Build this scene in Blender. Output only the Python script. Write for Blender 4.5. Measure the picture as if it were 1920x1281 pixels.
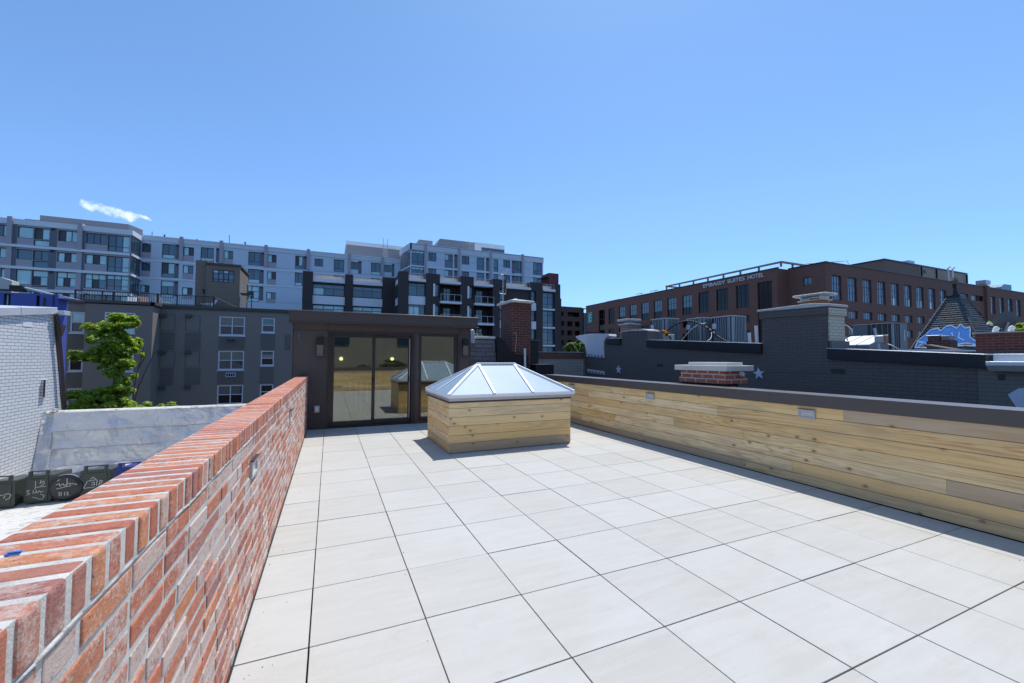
import bpy, bmesh, math, random
from mathutils import Vector, Matrix, Euler, noise
random.seed(7)
R = math.radians
S = bpy.context.scene
for o in list(bpy.data.objects): bpy.data.objects.remove(o)
COL = S.collection

# ------------------------------------------------------------------ camera
cd = bpy.data.cameras.new('camera')
cam = bpy.data.objects.new('camera', cd); COL.objects.link(cam); S.camera = cam
cd.sensor_width = 36.0; cd.sensor_fit = 'HORIZONTAL'
cd.lens = 36.0 * 779.2453 / 1920.0
cd.clip_start = 0.05; cd.clip_end = 3000
yaw, pitch, roll = 0.4138, 0.0412, 0.0026
f = Vector((math.sin(yaw)*math.cos(pitch), math.cos(yaw)*math.cos(pitch), math.sin(pitch)))
r = Vector((math.cos(yaw), -math.sin(yaw), 0)); u = r.cross(f)
r2 = math.cos(roll)*r + math.sin(roll)*u; u2 = -math.sin(roll)*r + math.cos(roll)*u
M = Matrix((r2, u2, -f)).transposed().to_4x4(); M.translation = Vector((0.0691, -2.4654, 1.506))
cam.matrix_world = M
S.render.resolution_x = 1024; S.render.resolution_y = 683

# ------------------------------------------------------------------ light
SUN = Vector((0.29, 0.285, 0.93)).normalized()
sd = bpy.data.lights.new('sun', 'SUN'); sd.energy = 3.3; sd.angle = R(0.53); sd.color = (1.0, 0.965, 0.905)
so = bpy.data.objects.new('sun', sd); COL.objects.link(so)
so.rotation_euler = SUN.to_track_quat('Z', 'Y').to_euler(); so.location = (30, 30, 90)
W = bpy.data.worlds.new('World'); S.world = W; W.use_nodes = True
nt = W.node_tree; nt.nodes.clear()
wo = nt.nodes.new('ShaderNodeOutputWorld'); bg = nt.nodes.new('ShaderNodeBackground')
sky = nt.nodes.new('ShaderNodeTexSky'); sky.sky_type = 'NISHITA'; sky.sun_disc = False
sky.sun_elevation = math.asin(SUN.z); sky.sun_rotation = math.atan2(SUN.x, SUN.y)
sky.air_density = 1.0; sky.dust_density = 0.3; sky.ozone_density = 4.0; sky.altitude = 50
bg.inputs['Strength'].default_value = 0.118
def wn(t, **k):
    n = nt.nodes.new(t)
    for a, b in k.items(): setattr(n, a, b)
    return n
# one small fair-weather cloud far away in the sky, plus two wisps (direction on the sky dome)
tc = wn('ShaderNodeTexCoord')
def cloudmask(cdir, ru, rv, tilt, soft, seed):
    cdir = Vector(cdir).normalized()
    e1 = Vector((cdir.y, -cdir.x, 0)).normalized(); e2 = e1.cross(cdir).normalized()
    a = math.cos(tilt)*e1 + math.sin(tilt)*e2; b = -math.sin(tilt)*e1 + math.cos(tilt)*e2
    nz = wn('ShaderNodeTexNoise'); nz.inputs['Scale'].default_value = 34; nz.inputs['Detail'].default_value = 7
    nz.inputs['Roughness'].default_value = 0.6
    nt.links.new(tc.outputs['Generated'], nz.inputs['Vector'])
    sub = wn('ShaderNodeVectorMath', operation='SUBTRACT'); sub.inputs[1].default_value = cdir
    nt.links.new(tc.outputs['Generated'], sub.inputs[0])
    out = []
    for ax, rr in ((a, ru), (b, rv)):
        d = wn('ShaderNodeVectorMath', operation='DOT_PRODUCT'); d.inputs[1].default_value = ax / rr
        nt.links.new(sub.outputs[0], d.inputs[0])
        p = wn('ShaderNodeMath', operation='POWER'); p.inputs[1].default_value = 2
        ab = wn('ShaderNodeMath', operation='ABSOLUTE'); nt.links.new(d.outputs['Value'], ab.inputs[0])
        nt.links.new(ab.outputs[0], p.inputs[0]); out.append(p)
    s = wn('ShaderNodeMath', operation='ADD'); nt.links.new(out[0].outputs[0], s.inputs[0]); nt.links.new(out[1].outputs[0], s.inputs[1])
    m = wn('ShaderNodeMath', operation='MULTIPLY_ADD'); m.inputs[1].default_value = 6.5; m.inputs[2].default_value = -2.9
    nt.links.new(nz.outputs['Fac'], m.inputs[0])
    q = wn('ShaderNodeMath', operation='SUBTRACT'); nt.links.new(m.outputs[0], q.inputs[0]); nt.links.new(s.outputs[0], q.inputs[1])
    q2 = wn('ShaderNodeMath', operation='ADD'); q2.inputs[1].default_value = 0.62; nt.links.new(q.outputs[0], q2.inputs[0])
    mr = wn('ShaderNodeMapRange'); mr.inputs['From Min'].default_value = 0.0; mr.inputs['From Max'].default_value = soft
    nt.links.new(q2.outputs[0], mr.inputs['Value'])
    return mr.outputs['Result']
c1 = cloudmask((-4.83, 12.93, 3.50), 0.037, 0.0095, -0.20, 2.6, 0)
c2 = cloudmask((-4.10, 12.60, 3.36), 0.010, 0.003, -0.3, 3.5, 1)
mx = wn('ShaderNodeMath', operation='MAXIMUM'); nt.links.new(c1, mx.inputs[0]); nt.links.new(c2, mx.inputs[1])
gam = wn('ShaderNodeMixRGB', blend_type='MULTIPLY'); gam.inputs['Fac'].default_value = 1
sxyz = wn('ShaderNodeSeparateXYZ'); nt.links.new(tc.outputs['Generated'], sxyz.inputs[0])
rp_ = wn('ShaderNodeValToRGB'); nt.links.new(sxyz.outputs[2], rp_.inputs[0]); el = rp_.color_ramp.elements
el[0].position = 0.0; el[0].color = (0.53, 0.73, 1.18, 1); el[1].position = 0.75; el[1].color = (0.90, 1.09, 1.14, 1)
for p_, c_ in ((0.06, (0.60, 0.80, 1.18, 1)), (0.16, (0.71, 0.90, 1.17, 1)), (0.32, (0.84, 1.02, 1.18, 1))): k_ = el.new(p_); k_.color = c_
nt.links.new(rp_.outputs[0], gam.inputs['Color2'])
nt.links.new(sky.outputs[0], gam.inputs['Color1'])
mixc = wn('ShaderNodeMixRGB'); mixc.inputs['Color2'].default_value = (11.5, 11.6, 12.0, 1)
nt.links.new(mx.outputs[0], mixc.inputs['Fac']); nt.links.new(gam.outputs[0], mixc.inputs['Color1'])
nt.links.new(mixc.outputs[0], bg.inputs['Color']); nt.links.new(bg.outputs[0], wo.inputs[0])
S.view_settings.view_transform = 'Standard'; S.view_settings.look = 'None'
S.view_settings.exposure = 0.47; S.view_settings.gamma = 1
S.render.engine = 'CYCLES'
try:
    S.cycles.max_bounces = 8; S.cycles.transparent_max_bounces = 12
except Exception: pass

# ------------------------------------------------------------------ materials
MATS = {}
class NT:
    def __init__(s, name):
        s.m = bpy.data.materials.new(name); s.m.use_nodes = True; s.t = s.m.node_tree
        s.p = s.t.nodes['Principled BSDF']; s.out = s.t.nodes['Material Output']
        MATS[name] = s.m
    def n(s, t, **k):
        x = s.t.nodes.new(t)
        for a, b in k.items():
            if a in x.inputs.keys() if hasattr(x.inputs, 'keys') else False: x.inputs[a].default_value = b
            else: setattr(x, a, b)
        return x
    def l(s, a, b): s.t.links.new(a, b)
    def math(s, op, a, b=None, c=None):
        x = s.t.nodes.new('ShaderNodeMath'); x.operation = op
        for i, v in enumerate((a, b, c)):
            if v is None: continue
            if hasattr(v, 'links') or hasattr(v, 'is_linked'): s.l(v, x.inputs[i])
            else: x.inputs[i].default_value = v
        return x.outputs[0]
    def obj(s): return s.n('ShaderNodeTexCoord').outputs['Object']
    def noise(s, vec, scale, detail=4, rough=0.5, sc=None, dist=0):
        if sc is not None:
            mp = s.n('ShaderNodeMapping'); mp.inputs['Scale'].default_value = sc; s.l(vec, mp.inputs['Vector']); vec = mp.outputs[0]
        x = s.n('ShaderNodeTexNoise'); x.inputs['Scale'].default_value = scale; x.inputs['Detail'].default_value = detail
        x.inputs['Roughness'].default_value = rough; x.inputs['Distortion'].default_value = dist
        s.l(vec, x.inputs['Vector']); return x.outputs['Fac']
    def ramp(s, fac, stops, interp='LINEAR'):
        x = s.n('ShaderNodeValToRGB'); e = x.color_ramp.elements; x.color_ramp.interpolation = interp
        while len(e) > 1: e.remove(e[-1])
        e[0].position = stops[0][0]; e[0].color = col(stops[0][1])
        for p, c in stops[1:]:
            k = e.new(p); k.color = col(c)
        s.l(fac, x.inputs[0]); return x.outputs[0]
    def mix(s, fac, a, b, bt='MIX'):
        x = s.n('ShaderNodeMixRGB'); x.blend_type = bt
        for i, v in enumerate((fac, a, b)):
            if isinstance(v, (int, float)): x.inputs[i].default_value = v if i == 0 else (v, v, v, 1)
            elif isinstance(v, tuple): x.inputs[i].default_value = col(v)
            else: s.l(v, x.inputs[i])
        return x.outputs[0]
    def bump(s, h, strength, dist=0.01, nrm=None):
        b = s.n('ShaderNodeBump'); b.inputs['Strength'].default_value = strength; b.inputs['Distance'].default_value = dist
        s.l(h, b.inputs['Height'])
        if nrm is not None: s.l(nrm, b.inputs['Normal'])
        s.l(b.outputs[0], s.p.inputs['Normal']); return b.outputs[0]
    def base(s, c):
        if isinstance(c, tuple): s.p.inputs['Base Color'].default_value = col(c)
        else: s.l(c, s.p.inputs['Base Color'])
    def rough(s, v):
        if isinstance(v, (int, float)): s.p.inputs['Roughness'].default_value = v
        else: s.l(v, s.p.inputs['Roughness'])
def col(c):
    if isinstance(c, (int, float)): return (c, c, c, 1)
    return (c[0], c[1], c[2], 1)
def plain(name, c, rough=0.6, metal=0, var=0.12, scale=3, spec=0.4, bump=0, bscale=60):
    s = NT(name); o = s.obj()
    n = s.noise(o, scale, 5, 0.6)
    s.base(s.mix(n, tuple(x*(1-var) for x in c), tuple(min(1, x*(1+var)) for x in c)))
    n2 = s.noise(o, scale*4, 3)
    s.rough(s.math('MULTIPLY_ADD', n2, 0.2, max(0.02, rough-0.1)))
    s.p.inputs['Metallic'].default_value = metal; s.p.inputs['Specular IOR Level'].default_value = spec
    if bump: s.bump(s.noise(o, bscale, 4), bump, 0.004)
    return s.m
def emis(name, c, st):
    s = NT(name); s.base((0.8, 0.8, 0.8)); s.p.inputs['Emission Color'].default_value = col(c); s.p.inputs['Emission Strength'].default_value = st
    return s.m
def brickwall(name, c1, c2, mortar, bw, bh, ms, bump=0.3, rough=0.8, dirt=0.15, paint=False):
    """courses on any axis-aligned upright wall: u = x + y, v = z"""
    s = NT(name); o = s.obj(); sp = s.n('ShaderNodeSeparateXYZ'); s.l(o, sp.inputs[0])
    uu = s.math('ADD', sp.outputs[0], sp.outputs[1]); cb = s.n('ShaderNodeCombineXYZ')
    s.l(uu, cb.inputs[0]); s.l(sp.outputs[2], cb.inputs[1])
    wob = s.n('ShaderNodeVectorMath'); wob.operation = 'ADD'; s.l(cb.outputs[0], wob.inputs[0])
    nz = s.n('ShaderNodeTexNoise'); nz.inputs['Scale'].default_value = 2.5; s.l(o, nz.inputs['Vector'])
    wm = s.n('ShaderNodeVectorMath'); wm.operation = 'SCALE'; wm.inputs['Scale'].default_value = bh*0.22
    s.l(nz.outputs['Color'], wm.inputs[0]); s.l(wm.outputs[0], wob.inputs[1])
    b = s.n('ShaderNodeTexBrick'); b.inputs['Scale'].default_value = 1; b.inputs['Brick Width'].default_value = bw
    b.inputs['Row Height'].default_value = bh; b.inputs['Mortar Size'].default_value = ms; b.inputs['Mortar Smooth'].default_value = 0.3
    b.inputs['Bias'].default_value = -0.1; b.inputs['Color1'].default_value = col(c1); b.inputs['Color2'].default_value = col(c2)
    b.inputs['Mortar'].default_value = col(mortar); s.l(wob.outputs[0], b.inputs['Vector'])
    n = s.noise(o, 0.8, 6, 0.65); n2 = s.noise(o, 30, 3)
    c = s.mix(s.math('MULTIPLY', n, dirt*2), b.outputs['Color'], tuple(x*0.55 for x in c1))
    s.base(s.mix(0.12, c, n2, 'OVERLAY')); s.rough(rough)
    h = s.math('SUBTRACT', s.math('MULTIPLY', n2, 0.15), b.outputs['Fac'])
    s.bump(h, bump, 0.008)
    return s.m
def glass_sheet(name, tint, refl=0.12):
    s = NT(name); t = s.t
    tr = s.n('ShaderNodeBsdfTransparent'); tr.inputs[0].default_value = col(tint)
    gl = s.n('ShaderNodeBsdfGlossy'); gl.inputs['Roughness'].default_value = 0.0; gl.inputs[0].default_value = (0.95, 0.97, 0.92, 1)
    fr = s.n('ShaderNodeFresnel'); fr.inputs[0].default_value = 1.5
    fac = s.math('ADD', s.math('MULTIPLY', fr.outputs[0], 1.3), refl)
    mx = s.n('ShaderNodeMixShader'); s.l(fac, mx.inputs[0]); s.l(tr.outputs[0], mx.inputs[1]); s.l(gl.outputs[0], mx.inputs[2])
    s.l(mx.outputs[0], s.out.inputs[0]); t.nodes.remove(s.p); return s.m
def window_glass(name, c, rough=0.04, spec=0.8, coat=0.6, stripes=0):
    s = NT(name); o = s.obj(); n = s.noise(o, 0.7, 3)
    base = s.mix(n, tuple(x*0.6 for x in c), tuple(min(1, x*1.35) for x in c))
    if stripes:
        w = s.n('ShaderNodeTexWave'); w.bands_direction = 'X'; w.inputs['Scale'].default_value = stripes; w.inputs['Distortion'].default_value = 0.4
        s.l(o, w.inputs['Vector']); base = s.mix(s.math('MULTIPLY', w.outputs['Fac'], 0.16), base, (0.05, 0.06, 0.07))
    s.base(base); s.rough(rough); s.p.inputs['Specular IOR Level'].default_value = spec
    s.p.inputs['Coat Weight'].default_value = coat; s.p.inputs['Coat Roughness'].default_value = 0.02
    return s.m

# concrete pavers: each slab its own tone, faint broom streaks, stains
s = NT('paver'); o = s.obj(); gi = s.n('ShaderNodeNewGeometry'); ri = gi.outputs['Random Per Island']
n = s.noise(o, 1.1, 6, 0.6); n2 = s.noise(o, 2.0, 5, 0.6, sc=(1, 7, 1), dist=0.6); n3 = s.noise(o, 420, 2, 0.6); n4 = s.noise(o, 3.3, 6, .7)
c = s.ramp(ri, [(0, (0.410, 0.398, 0.365)), (0.3, (0.448, 0.438, 0.412)), (0.7, (0.464, 0.456, 0.432)), (1, (0.424, 0.410, 0.376))])
c = s.mix(s.math('MULTIPLY', s.ramp(n, [(0.42, 0.0), (0.66, 1.0)]), 0.38), c, (0.39, 0.37, 0.31))
c = s.mix(s.math('MULTIPLY', s.ramp(n2, [(0.35, 0.0), (0.7, 1.0)]), 0.32), c, (0.54, 0.54, 0.525))
c = s.mix(s.math('MULTIPLY', s.ramp(n4, [(0.58, 0.0), (0.74, 1.0)]), 0.28), c, (0.34, 0.32, 0.28))
c = s.mix(s.math('MULTIPLY', s.ramp(s.noise(o, 34, 3, 0.6), [(0.66, 0.0), (0.74, 1.0)]), 0.35), c, (0.30, 0.29, 0.27))
c = s.mix(0.20, c, n3, 'OVERLAY'); s.base(c); s.rough(0.78); s.bump(n3, 0.12, 0.002)
plain('gap', (0.05, 0.05, 0.05), 0.9)
# red brick, each brick its own tone, with white paint and efflorescence left on
def redbrick(name, thr, amt):
    s = NT(name); o = s.obj(); ri = s.n('ShaderNodeNewGeometry').outputs['Random Per Island']
    c = s.ramp(ri, [(0, (0.40, 0.13, 0.085)), (0.15, (0.55, 0.165, 0.085)), (0.35, (0.62, 0.21, 0.11)), (0.55, (0.50, 0.19, 0.125)), (0.7, (0.68, 0.25, 0.10)), (0.88, (0.36, 0.17, 0.16)), (1, (0.56, 0.19, 0.12))])
    n = s.noise(o, 9, 8, 0.7, dist=0.7); n2 = s.noise(o, 75, 6, 0.8); n3 = s.noise(o, 22, 6, 0.7, sc=(1, 1, 2.5))
    c = s.mix(s.math('MULTIPLY', s.ramp(n3, [(0.35, 0.0), (0.7, 1.0)]), 0.5), c, (0.19, 0.06, 0.045))
    c = s.mix(s.math('MULTIPLY', s.ramp(n2, [(0.45, 0.0), (0.75, 1.0)]), 0.35), c, (0.62, 0.30, 0.20))
    off = s.math('MULTIPLY_ADD', s.math('FRACT', s.math('MULTIPLY', ri, 17.31)), 0.22, s.math('MULTIPLY', n2, 0.60))
    wm = s.ramp(s.math('ADD', s.math('MULTIPLY', n, 0.62), off), [(thr, 0.0), (thr+0.12, amt)])
    c = s.mix(wm, c, (0.60, 0.52, 0.46))
    pit = s.ramp(s.noise(o, 110, 2, 0.5), [(0.25, 1.0), (0.30, 0.0)]); c = s.mix(s.math('MULTIPLY', pit, .75), c, (0.05, 0.025, 0.02))
    s.base(c); s.rough(0.88)
    h = s.math('ADD', s.math('MULTIPLY', n2, 0.8), s.math('ADD', s.math('MULTIPLY', n, 0.9), s.math('MULTIPLY', n3, 0.8))); s.bump(s.math('SUBTRACT', h, s.math('MULTIPLY', pit, 0.8)), 1.0, 0.006)
redbrick('red_brick', 0.675, 0.82); redbrick('coping_brick', 0.765, 0.66)
s = NT('mortar'); o = s.obj(); n = s.noise(o, 16, 7, 0.7); n2 = s.noise(o, 180, 4, 0.7)
s.base(s.ramp(n, [(0.3, (0.40, 0.38, 0.35)), (0.5, (0.55, 0.53, 0.49)), (0.7, (0.66, 0.63, 0.59))])); s.rough(0.9)
s.bump(s.math('ADD', n, s.math('MULTIPLY', n2, 0.6)), 0.9, 0.006)
# sawn pine boards along Y ('cedar_y') or X ('cedar_x')
def wood(name, axis):
    s = NT(name); o = s.obj(); ri = s.n('ShaderNodeNewGeometry').outputs['Random Per Island']
    sh = s.n('ShaderNodeCombineXYZ'); k = s.math('MULTIPLY', ri, 37.0)
    for i in range(3): s.l(k, sh.inputs[i])
    v = s.n('ShaderNodeVectorMath'); v.operation = 'ADD'; s.l(o, v.inputs[0]); s.l(sh.outputs[0], v.inputs[1]); v = v.outputs[0]
    sc = (3.0, 0.42, 8.0) if axis == 'Y' else (0.30, 3.0, 7.0)
    big = s.noise(v, 1.0, 3, 0.5, sc=sc, dist=0.7)
    rings = s.math('SINE', s.math('MULTIPLY', big, 62.0)); rings = s.math('MULTIPLY_ADD', rings, 0.5, 0.5)
    rings = s.math('POWER', rings, 2.2)
    fine = s.noise(v, 1.0, 5, 0.7, sc=((30, 4, 160) if axis == 'Y' else (4, 30, 160)))
    c = s.ramp(ri, [(0, (0.90, 0.62, 0.27)), (0.22, (0.95, 0.71, 0.36)), (0.45, (0.84, 0.58, 0.27)), (0.6, (0.97, 0.75, 0.42)), (0.87, (0.60, 0.46, 0.30)), (0.93, (0.93, 0.64, 0.28))], 'CONSTANT')
    c = s.mix(s.math('MULTIPLY', s.math('MULTIPLY', rings, s.ramp(s.noise(v, 0.7, 2), [(0.40, 0.12), (0.62, 1.0)])), 0.62 if axis == 'Y' else 0.30), c, (0.50, 0.22, 0.05))
    c = s.mix(s.math('MULTIPLY', fine, 0.18), c, (0.50, 0.30, 0.12))
    blot = s.noise(v, 1.0, 5, 0.65, sc=((2, 1.0, 7) if axis == 'Y' else (0.9, 2, 7)))
    c = s.mix(s.math('MULTIPLY', s.ramp(blot, [(0.48, 0.0), (0.66, 1.0)]), 0.45), c, (0.42, 0.33, 0.20))
    # knots
    mp = s.n('ShaderNodeMapping'); mp.inputs['Scale'].default_value = (0, 1.7, 2.6) if axis == 'Y' else (1.9, 0, 3.0); s.l(v, mp.inputs['Vector'])
    vs_ = s.n('ShaderNodeSeparateXYZ'); s.l(mp.outputs[0], vs_.inputs[0]); vc_ = s.n('ShaderNodeCombineXYZ'); s.l(vs_.outputs[1 if axis == 'Y' else 0], vc_.inputs[0]); s.l(vs_.outputs[2], vc_.inputs[1])
    vo = s.n('ShaderNodeTexVoronoi'); vo.voronoi_dimensions = '2D'; vo.inputs['Scale'].default_value = 1; vo.inputs['Randomness'].default_value = 0.95; s.l(vc_.outputs[0], vo.inputs['Vector'])
    kn = s.ramp(vo.outputs['Distance'], [(0.020, 1.0), (0.034, 0.7), (0.045, 0.25), (0.10, 0.0)])
    c = s.mix(s.math('MULTIPLY', kn, 0.85), c, (0.20, 0.09, 0.03))
    sz = s.n('ShaderNodeSeparateXYZ'); s.l(o, sz.inputs[0])
    foot_tone = s.n('ShaderNodeMapRange'); foot_tone.inputs['From Min'].default_value = 0.17; foot_tone.inputs['From Max'].default_value = 0.10
    s.l(s.math('ADD', sz.outputs[2], s.math('MULTIPLY', s.noise(o, 6, 4), -0.05)), foot_tone.inputs['Value'])
    c = s.mix(s.math('MULTIPLY', foot_tone.outputs[0], 0.35), c, (0.30, 0.24, 0.16))  # boards turn darker and duller towards the foot
    s.base(c); s.rough(s.math('MULTIPLY_ADD', fine, 0.25, 0.5)); s.bump(s.math('ADD', fine, s.math('MULTIPLY', rings, 0.35)), 0.25, 0.002)
    return s.m
wood('cedar_y', 'Y'); wood('cedar_x', 'X')
plain('bronze_metal', (0.066, 0.053, 0.053), 0.42, 0.0, 0.10, 1.2, 0.5)
plain('bronze_panel', (0.078, 0.062, 0.062), 0.55, 0.0, 0.10, 0.8, 0.4)
plain('bronze_frame', (0.028, 0.022, 0.024), 0.35, 0.0, 0.1, 2, 0.5)
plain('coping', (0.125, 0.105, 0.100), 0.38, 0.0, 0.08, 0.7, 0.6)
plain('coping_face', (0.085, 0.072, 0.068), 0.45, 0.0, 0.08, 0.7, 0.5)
plain('aluminium', (0.88, 0.89, 0.90), 0.45, 0.0, 0.05, 2, 0.5)
plain('mill_metal', (0.50, 0.51, 0.52), 0.42, 0.5, 0.10, 3, 0.5)
plain('white_paint', (0.72, 0.73, 0.74), 0.55, 0, 0.08, 3)
plain('white_pvc', (0.78, 0.79, 0.80), 0.4, 0, 0.05, 3)
plain('black_metal', (0.018, 0.018, 0.022), 0.45, 0, 0.2, 2)
plain('black_membrane', (0.022, 0.020, 0.023), 0.7, 0, 0.3, 2, 0.3, 0.4, 6)
plain('conc_cap', (0.60, 0.585, 0.54), 0.9, 0, 0.15, 5, 0.2, 0.5, 50)
plain('interior_wall', (0.42, 0.40, 0.36), 0.8); plain('interior_floor', (0.20, 0.15, 0.10), 0.5)
plain('lamp_lens', (0.55, 0.52, 0.50), 0.2, 0, 0.1, 8)
plain('sconce_glass', (0.16, 0.13, 0.12), 0.25, 0, 0.2, 20)
plain('grey_plastic', (0.45, 0.46, 0.47), 0.5)
glass_sheet('door_glass', (0.55, 0.60, 0.52), 0.16)
# skylight glass: prismatic, with the sky's reflection put into its pale blue
s = NT('skylight_glass'); o = s.obj(); n = s.noise(o, 2.2, 4, 0.6)
w = s.n('ShaderNodeTexWave'); w.bands_direction = 'DIAGONAL'; w.inputs['Scale'].default_value = 22; w.inputs['Distortion'].default_value = 0.6; s.l(o, w.inputs['Vector'])
c = s.mix(n, (0.20, 0.31, 0.43), (0.34, 0.46, 0.58)); c = s.mix(s.math('MULTIPLY', w.outputs['Fac'], 0.16), c, (0.75, 0.82, 0.90))
s.base(c); s.rough(0.5); s.p.inputs['Coat Weight'].default_value = 0.5; s.p.inputs['Coat Roughness'].default_value = 0.03
s.p.inputs['Specular IOR Level'].default_value = 0.3; s.bump(w.outputs['Fac'], 0.10, 0.003)
brickwall('painted_white_brick', (0.66, 0.68, 0.70), (0.72, 0.73, 0.75), (0.18, 0.17, 0.17), 0.215, 0.0675, 0.006, 0.5, 0.6, 0.10)
brickwall('grey_painted_brick', (0.140, 0.112, 0.100), (0.150, 0.120, 0.107), (0.10, 0.08, 0.072), 0.215, 0.0675, 0.006, 0.7, 0.65, 0.08)
brickwall('beige_painted_brick', (0.68, 0.64, 0.48), (0.72, 0.68, 0.52), (0.42, 0.39, 0.30), 0.215, 0.0675, 0.007, 0.6, 0.7, 0.1)
brickwall('brown_painted_brick', (0.19, 0.17, 0.145), (0.20, 0.18, 0.155), (0.15, 0.135, 0.115), 0.215, 0.0675, 0.006, 0.5, 0.7, 0.1)
brickwall('chimney_brick', (0.155, 0.045, 0.032), (0.10, 0.032, 0.026), (0.26, 0.20, 0.17), 0.215, 0.0745, 0.008, 0.8, 0.85, 0.2)
brickwall('low_chimney_brick', (0.46, 0.13, 0.07), (0.33, 0.10, 0.06), (0.56, 0.50, 0.45), 0.215, 0.0745, 0.012, 0.8, 0.85, 0.1)
brickwall('right_chimney_brick', (0.30, 0.075, 0.045), (0.20, 0.05, 0.035), (0.34, 0.24, 0.20), 0.215, 0.0675, 0.007, 0.7, 0.85, 0.15)
brickwall('hotel_brick', (0.235, 0.098, 0.068), (0.200, 0.084, 0.058), (0.22, 0.135, 0.105), 0.6, 0.2, 0.02, 0.2, 0.85, 0.12)
brickwall('grey_building_brick', (0.225, 0.198, 0.178), (0.233, 0.206, 0.185), (0.20, 0.176, 0.16), 0.30, 0.10, 0.010, 0.3, 0.8, 0.08)
brickwall('grey_relief_brick', (0.175, 0.152, 0.140), (0.190, 0.165, 0.150), (0.12, 0.105, 0.098), 0.16, 0.13, 0.03, 0.5, 0.8, 0.08)
brickwall('dark_brick', (0.062, 0.047, 0.048), (0.068, 0.052, 0.053), (0.05, 0.045, 0.05), 0.6, 0.2, 0.02, 0.2, 0.85, 0.1)
brickwall('block_wall', (0.60, 0.53, 0.45), (0.52, 0.46, 0.39), (0.40, 0.36, 0.31), 0.4, 0.11, 0.01, 0.5, 0.9, 0.3)
brickwall('rust_block', (0.32, 0.15, 0.11), (0.24, 0.12, 0.09), (0.09, 0.06, 0.05), 0.4, 0.2, 0.01, 0.4, 0.9, 0.4)
brickwall('shingle', (0.38, 0.335, 0.32), (0.30, 0.26, 0.25), (0.06, 0.055, 0.055), 0.30, 0.135, 0.008, 0.6, 0.9, 0.15)
brickwall('slate', (0.17, 0.158, 0.15), (0.13, 0.12, 0.115), (0.012, 0.013, 0.016), 0.40, 0.17, 0.018, 1.0, 0.7, 0.15)
# light metal cladding of the far apartment block: fine horizontal ribs
def ribbed(name, c, ribs=3.3, amt=0.25):
    s = NT(name); o = s.obj(); sp = s.n('ShaderNodeSeparateXYZ'); s.l(o, sp.inputs[0])
    fr = s.math('FRACT', s.math('MULTIPLY', sp.outputs[2], ribs)); ln = s.ramp(fr, [(0.0, 1.0), (0.08, 1.0), (0.14, 0.0)])
    n = s.noise(o, 0.25, 3); b = s.mix(n, tuple(x*0.93 for x in c), tuple(x*1.06 for x in c))
    s.base(s.mix(s.math('MULTIPLY', ln, amt), b, tuple(x*0.45 for x in c))); s.rough(0.5); s.bump(s.math('SUBTRACT', 1.0, ln), 0.3, 0.02)
    return s.m
ribbed('clad_light', (0.66, 0.70, 0.75)); ribbed('clad_band', (0.76, 0.78, 0.82), 5.0, 0.18)
ribbed('clad_smooth', (0.58, 0.66, 0.76), 0.333, 0.2); ribbed('clad_purple', (0.42, 0.385, 0.42), 1.6, 0.12)
ribbed('clad_slate', (0.13, 0.14, 0.17), 0.33, 0.1); ribbed('clad_mech', (0.25, 0.25, 0.275), 1.0, 0.15)
window_glass('pane_dark', (0.040, 0.075, 0.10)); window_glass('pane_blue', (0.055, 0.13, 0.18)); window_glass('pane_blind', (0.48, 0.74, 0.78), 0.2, 0.6, 0.5)
window_glass('pane_screen', (0.085, 0.080, 0.090), 0.5, 0.3, 0.1); window_glass('pane_hotel', (0.012, 0.014, 0.02), 0.06, 0.35, 0.05); window_glass('pane_sky', (0.13, 0.19, 0.27), 0.08, 0.4, 0.15)  # pane_sky has the blue of the reflected sky put into its base
window_glass('pane_black', (0.012, 0.010, 0.012), 0.10, 0.25, 0.0); window_glass('pane_tealblind', (0.12, 0.24, 0.26), 0.2, 0.6, 0.5); window_glass('pane_curtain', (0.20, 0.21, 0.18), 0.3, 0.5, 0.5, 4)
plain('frame_blue', (0.035, 0.072, 0.092), 0.4); plain('frame_white', (0.62, 0.65, 0.74), 0.5); plain('frame_black', (0.012, 0.012, 0.016), 0.4)
plain('terrace_panel', (0.50, 0.42, 0.36), 0.15, 0, 0.2, 0.8, 0.8); plain('rail_metal', (0.45, 0.46, 0.48), 0.4, 0.5)
plain('rail_dark', (0.035, 0.028, 0.030), 0.5); plain('tan_metal', (0.34, 0.26, 0.19), 0.6); plain('brown_render', (0.20, 0.145, 0.11), 0.8)
plain('taupe', (0.20, 0.165, 0.13), 0.75, 0, 0.08, 0.5); plain('taupe_trim', (0.085, 0.075, 0.068), 0.7)
plain('garage_brick', (0.105, 0.062, 0.050), 0.85); plain('cobalt', (0.075, 0.11, 0.40), 0.6, 0, 0.15, 0.9); plain('lilac', (0.55, 0.50, 0.75), 0.6)
plain('terracotta', (0.46, 0.17, 0.07), 0.7); plain('orange_foam', (0.52, 0.17, 0.03), 0.9, 0, 0.5, 14, 0.1, 1.0, 20)
plain('ac_casing', (0.34, 0.36, 0.38), 0.45, 0.2, 0.08, 2); plain('ac_coil', (0.05, 0.055, 0.062), 0.6); plain('ac_coil_brown', (0.075, 0.062, 0.055), 0.6)
plain('grey_box', (0.17, 0.18, 0.195), 0.45, 0.1); plain('star_paint', (0.62, 0.65, 0.74), 0.6, 0, 0.08, 5)
plain('cornice_paint', (0.66, 0.63, 0.66), 0.6, 0, 0.1, 3); plain('dish_grey', (0.13, 0.14, 0.15), 0.5)
plain('bin_green', (0.040, 0.052, 0.042), 0.4, 0, 0.2, 4, 0.5); plain('bin_black', (0.022, 0.024, 0.028), 0.35, 0, 0.2, 4, 0.5); plain('bin_blue', (0.015, 0.03, 0.20), 0.4)
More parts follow.
